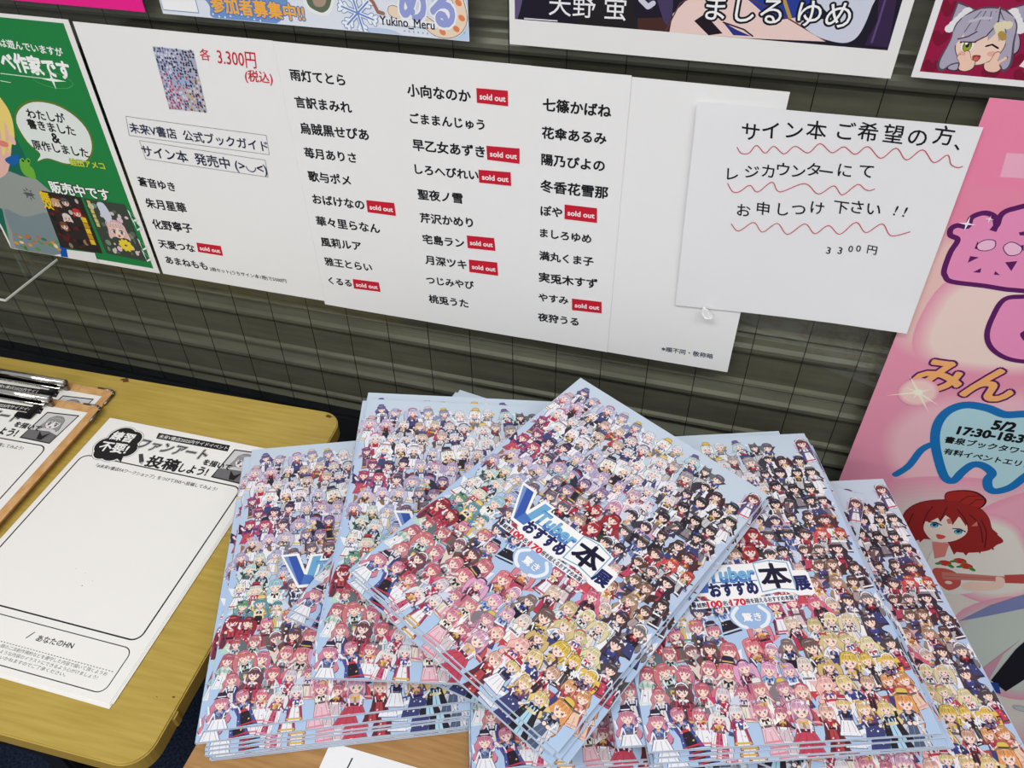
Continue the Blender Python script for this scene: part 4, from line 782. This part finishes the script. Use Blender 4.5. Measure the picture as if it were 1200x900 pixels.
    if q < .34: A.poly([(-2.2,6.2),(2.2,6.2),(2.8,13),(4.6,25),(-4.6,25),(-2.8,13)], c2)
    elif q < .68: A.poly([(-4.5,12.4),(4.5,12.4),(sk,25.5),(-sk,25.5)], c2)
    else:
        for sg in (-1, 1): A.poly([(sg*1.6,6.4),(sg*5.2,7.4),(sg*sk*.95,25),(sg*3.2,25)], c2)
    L(7); A.poly([(-4.6,11.2),(4.6,11.2),(4.7,13),(-4.7,13)], mixc(c2, (30,22,40), .6) if r.random() < .6 else c3)
    for k in range(3): A.stroke([(-3+3*k,14),(-5.4+5.4*k,25)], .35, mixc(c2, (60,46,70), .45), False, False)
    L(8); A.poly([(-sk*.9,22.6),(sk*.9,22.6),(sk,24.2),(-sk,24.2)], c3)
    A.poly([(-1.5,4.6),(1.5,4.6),(1.2,7.4),(-1.2,7.4)], mixc(SKIN, (200,120,110), .35))
    for sg in (-1, 1):
        hx, hy = r.choice([(2.2,10.5),(8.6,4.0),(9.4,13),(1.4,12.5),(7.4,15),(6.5,2.2),(3.2,7.6)])
        sl = r.choice([c1, c1, c2, white, mixc(c1, (40,30,50), .3)])
        mx, my = (sg*(max(5.8, hx*.7)+.6), (7.6+hy)/2+1.6)
        L(9); A.poly([(sg*4.2,6.6),(sg*5.6,8.0),(mx+sg*1.1,my+.6),(sg*hx+.9,hy+1.2),(sg*hx-.9,hy-1.0),(mx-sg*1.3,my-1.2),(sg*3.6,9.0)], mixc(sl, (50,36,56), .45))
        L(10); A.poly([(sg*4.3,7.0),(sg*5.3,8.2),(mx+sg*.7,my+.2),(sg*hx+.6,hy+.9),(sg*hx-.6,hy-.7),(mx-sg*.9,my-.8),(sg*3.9,8.6)], sl)
        L(11); A.ell(sg*hx, hy, 1.3, 1.2, SKIN, 7)
        if r.random() < .18: A.poly([(sg*hx-2,hy-2.6),(sg*hx+2.2,hy-2.2),(sg*hx+1.8,hy+1.4),(sg*hx-2.2,hy+1.0)], r.choice([(120,40,50), (60,90,150), white, (220,180,90)]))
    L(11.4)
    for k in range(6):                                    # lace, buttons and small ornaments
        x_, y_ = r.uniform(-6, 6), r.uniform(7, 21); q = r.uniform(.35, .95); A.poly([(x_-q,y_),(x_,y_-q*.8),(x_+q,y_+q*.3),(x_+q*.2,y_+q)], r.choice([white, white, c3, mixc(c1, (30,24,40), .6), SKIN, hl, (226,190,110)]))
    for sg in (-1, 1): A.poly([(sg*3.4,8),(sg*4.4,8.6),(sg*3.2,13.5),(sg*2.6,13.2)], mixc(c1, (30,24,40), .35) if r.random() < .5 else white)
    rb = r.choice([(186,50,66),(66,84,166),white,(40,36,48),mixc(c1,(250,240,230),.5),(220,180,80)])
    L(12); A.poly([(0,7.6),(-2.7,6.2),(-2.7,9.2)], rb); A.poly([(0,7.6),(2.7,6.2),(2.7,9.2)], rb); A.poly([(-.5,7.6),(.5,7.6),(1.0,11),(-.8,10.6)], mixc(rb, (30,24,40), .25))
    # face
    A.T = TH
    FP = [(-5.0,-1.8),(-4.6,2.1),(-2.5,4.7),(0,5.7),(2.5,4.7),(4.6,2.1),(5.0,-1.8),(0,-5)]
    L(13); A.blob([(x*1.05, y*1.05) for x, y in FP], ink, 2); L(14); A.blob(FP, SKIN, 2)
    L(14.5)
    for sg in (-1, 1): A.ell(sg*3.2, 2.9, 1.1, .6, (240,180,172), 7)
    ec = r.choice([(84,110,170),(150,70,90),(70,126,110),(130,96,60),(116,90,150),(186,136,66)])
    L(15)
    if r.random() < .24:
        for sg in (-1, 1): A.stroke([(sg*1.2,1.6),(sg*2.3,.9),(sg*3.5,1.7)], .5, (70,46,56), False, False)
    else:
        for sg in (-1, 1): A.ell(sg*2.3, 1.2, .95, 1.15, mixc(ec, (36,24,40), .55), 8)
        L(15.6)
        for sg in (-1, 1): A.ell(sg*2.3, 1.75, .7, .7, mixc(ec, (255,255,255), .2), 6); A.ell(sg*2.3-.35, .55, .34, .38, (250,250,250), 5)
    A.ell(0, 3.75, .8, .55 if r.random() < .5 else .25, (186,84,86), 6)
    # fringe, side locks
    k = r.uniform(-1.2, 1.2)
    L(16.5); A.poly([(-6.0,2.6),(-6.3,-2.8),(-4.4,-6.8),(0,-8.2),(4.4,-6.8),(6.3,-2.8),(6.0,2.6),(5.2,.4),(4.5,-1.0),(3.4,.8+k*.4),(2.6,-1.6),(1.6,-.4),(.7+k,.5),(-.4+k,-2.0),(-1.4,-.6),(-2.3,.6-k*.3),(-3.3,-1.6),(-4.2,.2),(-4.8,-.8),(-5.3,.8)], hair)
    L(17)
    for a in (-4.2,-3.3,-1.2+k,-.4+k,1.4,2.6,4.3): A.stroke([(a,-1.6),(a*.84,-4.2),(a*.5,-7.3)], .28 if a > 0 else .36, hd if r.random() < .65 else ink, False, False)
    A.poly([(-5.6,-2.6),(-4.2,-5.6),(-3.2,-5.4),(-4.6,-2.0)], hm); A.poly([(5.7,-2.2),(4.4,-5.4),(3.4,-5.0),(4.8,-1.6)], hm)
    if kind in ('long', 'bob', 'wave'):
        for sg in (-1, 1): A.poly([(sg*5.0,-1),(sg*6.4,-1.6),(sg*6.9,5.0),(sg*5.8,8.6),(sg*5.4,3)], hair)
    L(17.6); A.poly([(-3.9,-4.9),(-1.4,-6.0),(1.4,-6.0),(3.6,-5.0),(1.5,-5.1),(-1.5,-5.2)], hl)
    ac_ = r.random(); L(18.2)
    if ac_ < .13:
        for sg in (-1, 1): A.poly([(sg*1.8,-7.6),(sg*5.4,-11.4),(sg*6.4,-5)], ink)
        L(18.8)
        for sg in (-1, 1): A.poly([(sg*3.0,-7.6),(sg*5.2,-10.2),(sg*5.8,-5.9)], mixc(hair, (240,190,190), .4))
    elif ac_ < .26:
        hc = r.choice([(50,44,66),(180,56,74),white,(220,190,90),(86,96,150),c1]); A.blob([(-7.8,-4.8),(-4.6,-6.6),(-4,-10.6),(0,-11.6),(4,-10.6),(4.6,-6.6),(7.8,-4.8),(0,-5.8)], mixc(hc, (30,22,34), .4), 2); L(18.8); A.blob([(-3.9,-6.9),(-3.4,-10.2),(0,-11.1),(3.4,-10.2),(3.9,-6.9),(0,-7.1)], hc, 2); L(19.1); A.poly([(-3.9,-7.6),(3.9,-7.6),(3.9,-6.6),(-3.9,-6.6)], c3)
    elif ac_ < .42:
        hc = r.choice([white,white,(196,70,96),(48,42,54)]); A.poly([(-6.2,-3.0),(-4.2,-7.0),(0,-8.7),(4.2,-7.0),(6.2,-3.0),(5.2,-3.4),(3.4,-6.0),(0,-7.3),(-3.4,-6.0),(-5.2,-3.4)], hc)
    elif ac_ < .7:
        hc = r.choice([(190,60,78),(66,86,160),white,(48,42,54),(226,186,86)]); x_ = r.choice((-4.4, 4.4)); A.poly([(x_,-5.2),(x_-3.0,-7.4),(x_-2.8,-3.4)], hc); A.poly([(x_,-5.2),(x_+3.0,-7.4),(x_+2.8,-3.4)], hc); L(18.8); A.ell(x_, -5.2, .8, .8, mixc(hc, (20,20,30), .4), 6)
    elif ac_ < .8:
        for x_, y_ in ((-4.6,-4.6),(-5.4,-2.6),(-3.6,-6.2)): A.ell(x_, y_, 1.1, 1.0, r.choice([white, (226,150,170), (236,200,120)]), 6)
    A.T = None
def tone(c):
    g = .3*c[0]+.55*c[1]+.15*c[2]; return mixc(mixc(c, (g, g, g), .20), (236,228,234), .05)
def cover_art(A):
    r = random.Random(41)
    PALE = (196,210,224)
    A.rect(.3, .3, BW-.3, BH-.3, PALE)
    A.rect(.3, 150, BW-.3, BH-.3, (176,200,230)); A.rect(.3, 60, BW-.3, 150, (186,204,228))
    ys = [15+17.3*k for k in range(16)]
    for j, y in enumerate(ys):
        n = 13; items = []
        for i in range(n):
            x = 9+(BW-18)*(i+(.0 if j % 2 else .45))/(n-.55)
            items.append((x+r.uniform(-2.2, 2.2), y+r.uniform(-3.0, 3.0)))
        items = items[::2]+items[1::2]
        for m_i, (x, y_) in enumerate(items):
            if y_ > BH-9: y_ = BH-9-r.uniform(0, 2)
            if 88 < x < 120 and 180 < y_ < 204: continue          # clear sky round the laurel
            if j == 0 and r.random() < .1: continue
            u, v = x/BW, y_/BH
            zs = sorted(ZONES, key=lambda q: (q[0]-u)**2+((q[1]-v)*1.5)**2+r.uniform(0, .0026))
            hr, cl_ = zs[0][2], zs[0][3]
            figure(A, x, y_, (r.uniform(.84, 1.0) if r.random() < .88 else r.uniform(1.1, 1.25))*(1.04 if v > .6 else .97), tone(jit(hr, r)), tone(jit(cl_, r)), r, 2.4e-5+(3.6e-5 if m_i >= (n+1)//2 else 0))
    A.tile = None; A.hold = False; A.step = 2e-6; A.z = 2.7e-4
    # title
    WH = (246,248,250)
    A.blob([(93,184),(112,184),(120,196),(112,206),(92,206),(84,196)], (156,186,226), 4)
    for sg in (-1, 1):
        A.stroke(smooth([(101.5+sg*9,188),(101.5+sg*14.5,195),(101.5+sg*11,203),(101.5+sg*6,206)], 4, False), 3.0, (232,240,250))
    A.text('驚き', (94.5,197), (109.5,197), WH, .03, outline=((120,150,206), .04))
    A.poly([(43,138.5),(59.5,138.5),(66.5,158),(70,141),(82,141),(75,176),(61,176)], WH)
    A.rrect(70, 147, 116, 180, 4, WH); A.poly([(114,147),(131,143),(148,147),(148,178),(131,175.5),(114,178)], WH); A.rrect(143, 156, 160, 180, 4, WH)
    A.poly([(46,141),(50,141),(63,173),(66.5,173),(64,173),(62,173)], (120,150,206)); A.poly([(50,141),(57.5,141),(67,165),(64.5,173),(62.5,173)], (56,88,172)); A.poly([(66.5,173),(73,173),(80,143.5),(72.5,143.5)], (110,170,212)); A.poly([(64,173),(73,173),(75,165),(66,162)], (76,118,192))
    A.text('Tuber', (76,157), (115,157.5), (70,120,190), .05, h=14, shear=.1); A.text('Tuber', (76.4,155.4), (115,155.6), (116,176,214), .035, h=9.5, shear=.1)
    A.stroke([(78,163.8),(116,163.8)], 1.0, (90,140,196), False, False)
    A.text('おすすめ', (74.5,171), (114,170), (34,40,96), .06, h=12)
    A.stroke([(117,147),(131,145),(145.5,148),(145.5,174.5),(131,172.5),(117,175)], 1.0, (120,170,200), True); A.stroke([(131,145),(131,150)], .8, (120,170,200), False, False)
    A.text('本', (119.5,160), (143.5,160), (24,24,52), .035, h=23)
    A.text('展', (145.5,168.5), (158,168.5), (34,40,96), .05, h=13)
    A.poly([(60,180.5),(141,178.5),(141.5,184.5),(60.5,187.5)], (236,240,246))
    A.text('総勢', (61,184.2), (68.8,184), (30,30,44), .03, h=4.2); A.text('100', (69.4,184), (81.2,183.6), (216,40,60), .05, h=5.6); A.text('名!', (81.8,183.6), (87.6,183.4), (30,30,44), .03, h=4.2)
    A.text('170', (88.4,183.4), (100.6,183), (216,40,60), .05, h=5.6); A.text('冊を超えるおすすめ本展', (101.2,182.8), (140.4,181.6), (30,30,44), .03, h=4.4)
def cover_mesh():
    A = Art(step=3e-6, z0=3e-6)
    A.sheet([(0,0),(BW,0),(BW,BH),(0,BH)], 0.0002, (196,210,226))
    A.f.pop(); A.f.pop(); A.f.pop(); A.f.pop(); [A.c.pop() for _ in range(4)]
    cover_art(A)
    # spine along the left side and the back cover, pale blue
    t = BT/1000; W_, H_ = BW/1000, BH/1000; g = len(A.v)
    for x0, x1, y0, y1, z0, z1 in ((0, W_, -H_, 0, -t, -t+0.0002), (0, .0004, -H_, 0, -t, 0), (.0, W_, -H_, 0, -0.0002, -0.00001)):
        b_ = len(A.v); A.v += [(x, y, z_) for z_ in (z0, z1) for x, y in ((x0,y0),(x1,y0),(x1,y1),(x0,y1))]
        for f_ in ((0,3,2,1),(4,5,6,7),(0,1,5,4),(1,2,6,5),(2,3,7,6),(3,0,4,7)): A.f.append(tuple(b_+i for i in f_)); A.c.append(rgb((182,196,216)))
    me = A.mesh('cover', GLOSSY)
    for v_ in me.vertices: v_.co.x *= KB; v_.co.y *= KB
    return me
COVER = cover_mesh()
pm = MB().box(0.0006, KB*BW/1000-0.0005, -KB*BH/1000+0.0005, -0.0005, -BT/1000+0.00021, -0.00021).build('page_block', PAGES); PAGES_ME = pm.data; bpy.data.objects.remove(pm)
def book(x, y, z, a, tu, tv, label):
    eu = Vector((math.cos(a), math.sin(a), tu)).normalized(); ev = Vector((math.sin(a), -math.cos(a), tv)); n = eu.cross(-ev).normalized(); ey = n.cross(eu)
    m_ = Matrix((eu, ey, n)).transposed()
    o = empty('guidebook', (x, y, z), m_.to_euler()); tag(o, label, 'book', 'illustrated guidebooks in piles on the brown table')
    for nm, me_ in (('cover', COVER), ('page_block', PAGES_ME)):
        c = bpy.data.objects.new(nm, me_); COL.objects.link(c); c.parent = o
    return o
OZ = CAM_Z
def stack(pose, n, offs, what, gap=0.00045, dz0=0.0):
    x, y, a, z, tu, tv = pose; z += OZ+dz0; ords = ['second','third','fourth','fifth','sixth','seventh','eighth','ninth']
    ca, sa = math.cos(a), math.sin(a); gx, gy = tu*ca+tv*sa, tu*sa-tv*ca          # slope of the pile
    for k in range(n):
        du, dv, da = offs[k] if k < len(offs) else (0, 0, 0)
        lb = ('top guidebook of ' if k == 0 else 'guidebook '+ords[k-1]+' from top of ')+what
        b_ = a+math.radians(da); cb, sb = math.cos(b_), math.sin(b_)
        book(x+(du*ca+dv*sa)/1000, y+(du*sa-dv*ca)/1000, z-k*(BT/1000+gap)+(tu*du+tv*dv)/1000, b_, gx*cb+gy*sb, gx*sb-gy*cb, lb)
stack([-0.10216, 0.58208, -0.43831, -0.52246, -0.0854, -0.00033], 5, [(0,0,0),(-.6,1.8,-.3),(-1.0,3.2,.7),(1.8,2.2,1.1),(-2.0,6.0,.2)], 'the tilted pile in front', dz0=0.0012)
stack([-0.07882, 0.5302, 0.33774, -0.5507, -0.00432, -0.00428], 8, [(0,0,0),(-22,-6,.4),(4,1.5,.2),(6,4,-.3),(9,6.5,.4),(3,2,0),(1,3,.3),(4,1,0)], 'the pile right of the tilted pile', dz0=-0.0042)
stack([-0.30539, 0.52528, 0.2609, -0.54927, -0.05817, -0.03682], 3, [(0,0,0),(-2,-12,-.2),(-7,-3,2.0)], 'the pile just left of the tilted pile', dz0=0.0008)
stack([-0.41417, 0.4676, 0.38997, -0.59383, -0.00043, 0.00053], 7, [(0,0,0),(-8,7,.5),(1,9,.2),(-2,11,.6),(1.5,13,-.2),(3,14,.3),(2,14,.1)], 'the leftmost pile')
stack([0.0044, 0.53284, 0.33357, -0.59817, 0.00011, -8e-05], 5, [(0,0,0),(-3,4,-.4),(2,3,.5),(1,5,.2),(0,4,-.3)], 'the rear pile beside the pink poster')
book(0.1805-0.2058*math.cos(math.radians(-8.1)), 0.5697-0.2058*math.sin(math.radians(-8.1)), 0.7206, math.radians(-8.1), 0, 0, 'guidebook wedged at a slant between the right hand pile and the rear right pile')
stack([-0.198, 0.502, math.radians(19.3), [0.0044, 0.53284, 0.33357, -0.59817, 0.00011, -8e-05][3], 0, 0], 5, [(0,0,0),(1,2,.2),(-1,3,-.2),(1.5,4,.3),(0,5,0)], 'the low pile at the bottom edge', dz0=0.0)
stack([-0.23813, 0.59169, -0.15635, -0.57931, -6e-05, -7e-05], 3, [(0,0,0),(1,-8,-.6),(-1,4,-.3)], 'the buried pile beneath the tilted one', dz0=-0.0024)

# --- small white card at the near edge
cdn = empty('white_card', (-0.2148, 0.2245, 0.7006)); tag(cdn, 'white paper card with black print lying on the brown table at the bottom edge', 'card')
A = Art(); A.sheet([(0,0),(148,0),(148,105),(0,105)], 0.0004, (236,236,238)); A.build('sheet', INK, cdn)
A = Art(z0=5e-5)
A.stroke([(21,6.5),(20,22)], 1.1, KK, False, False); A.build('printed_stroke', INK, cdn)
A = Art(z0=5e-5); A.stroke([(52,12),(49,26)], 1.1, KK, False, False); A.build('printed_stroke', INK, cdn)
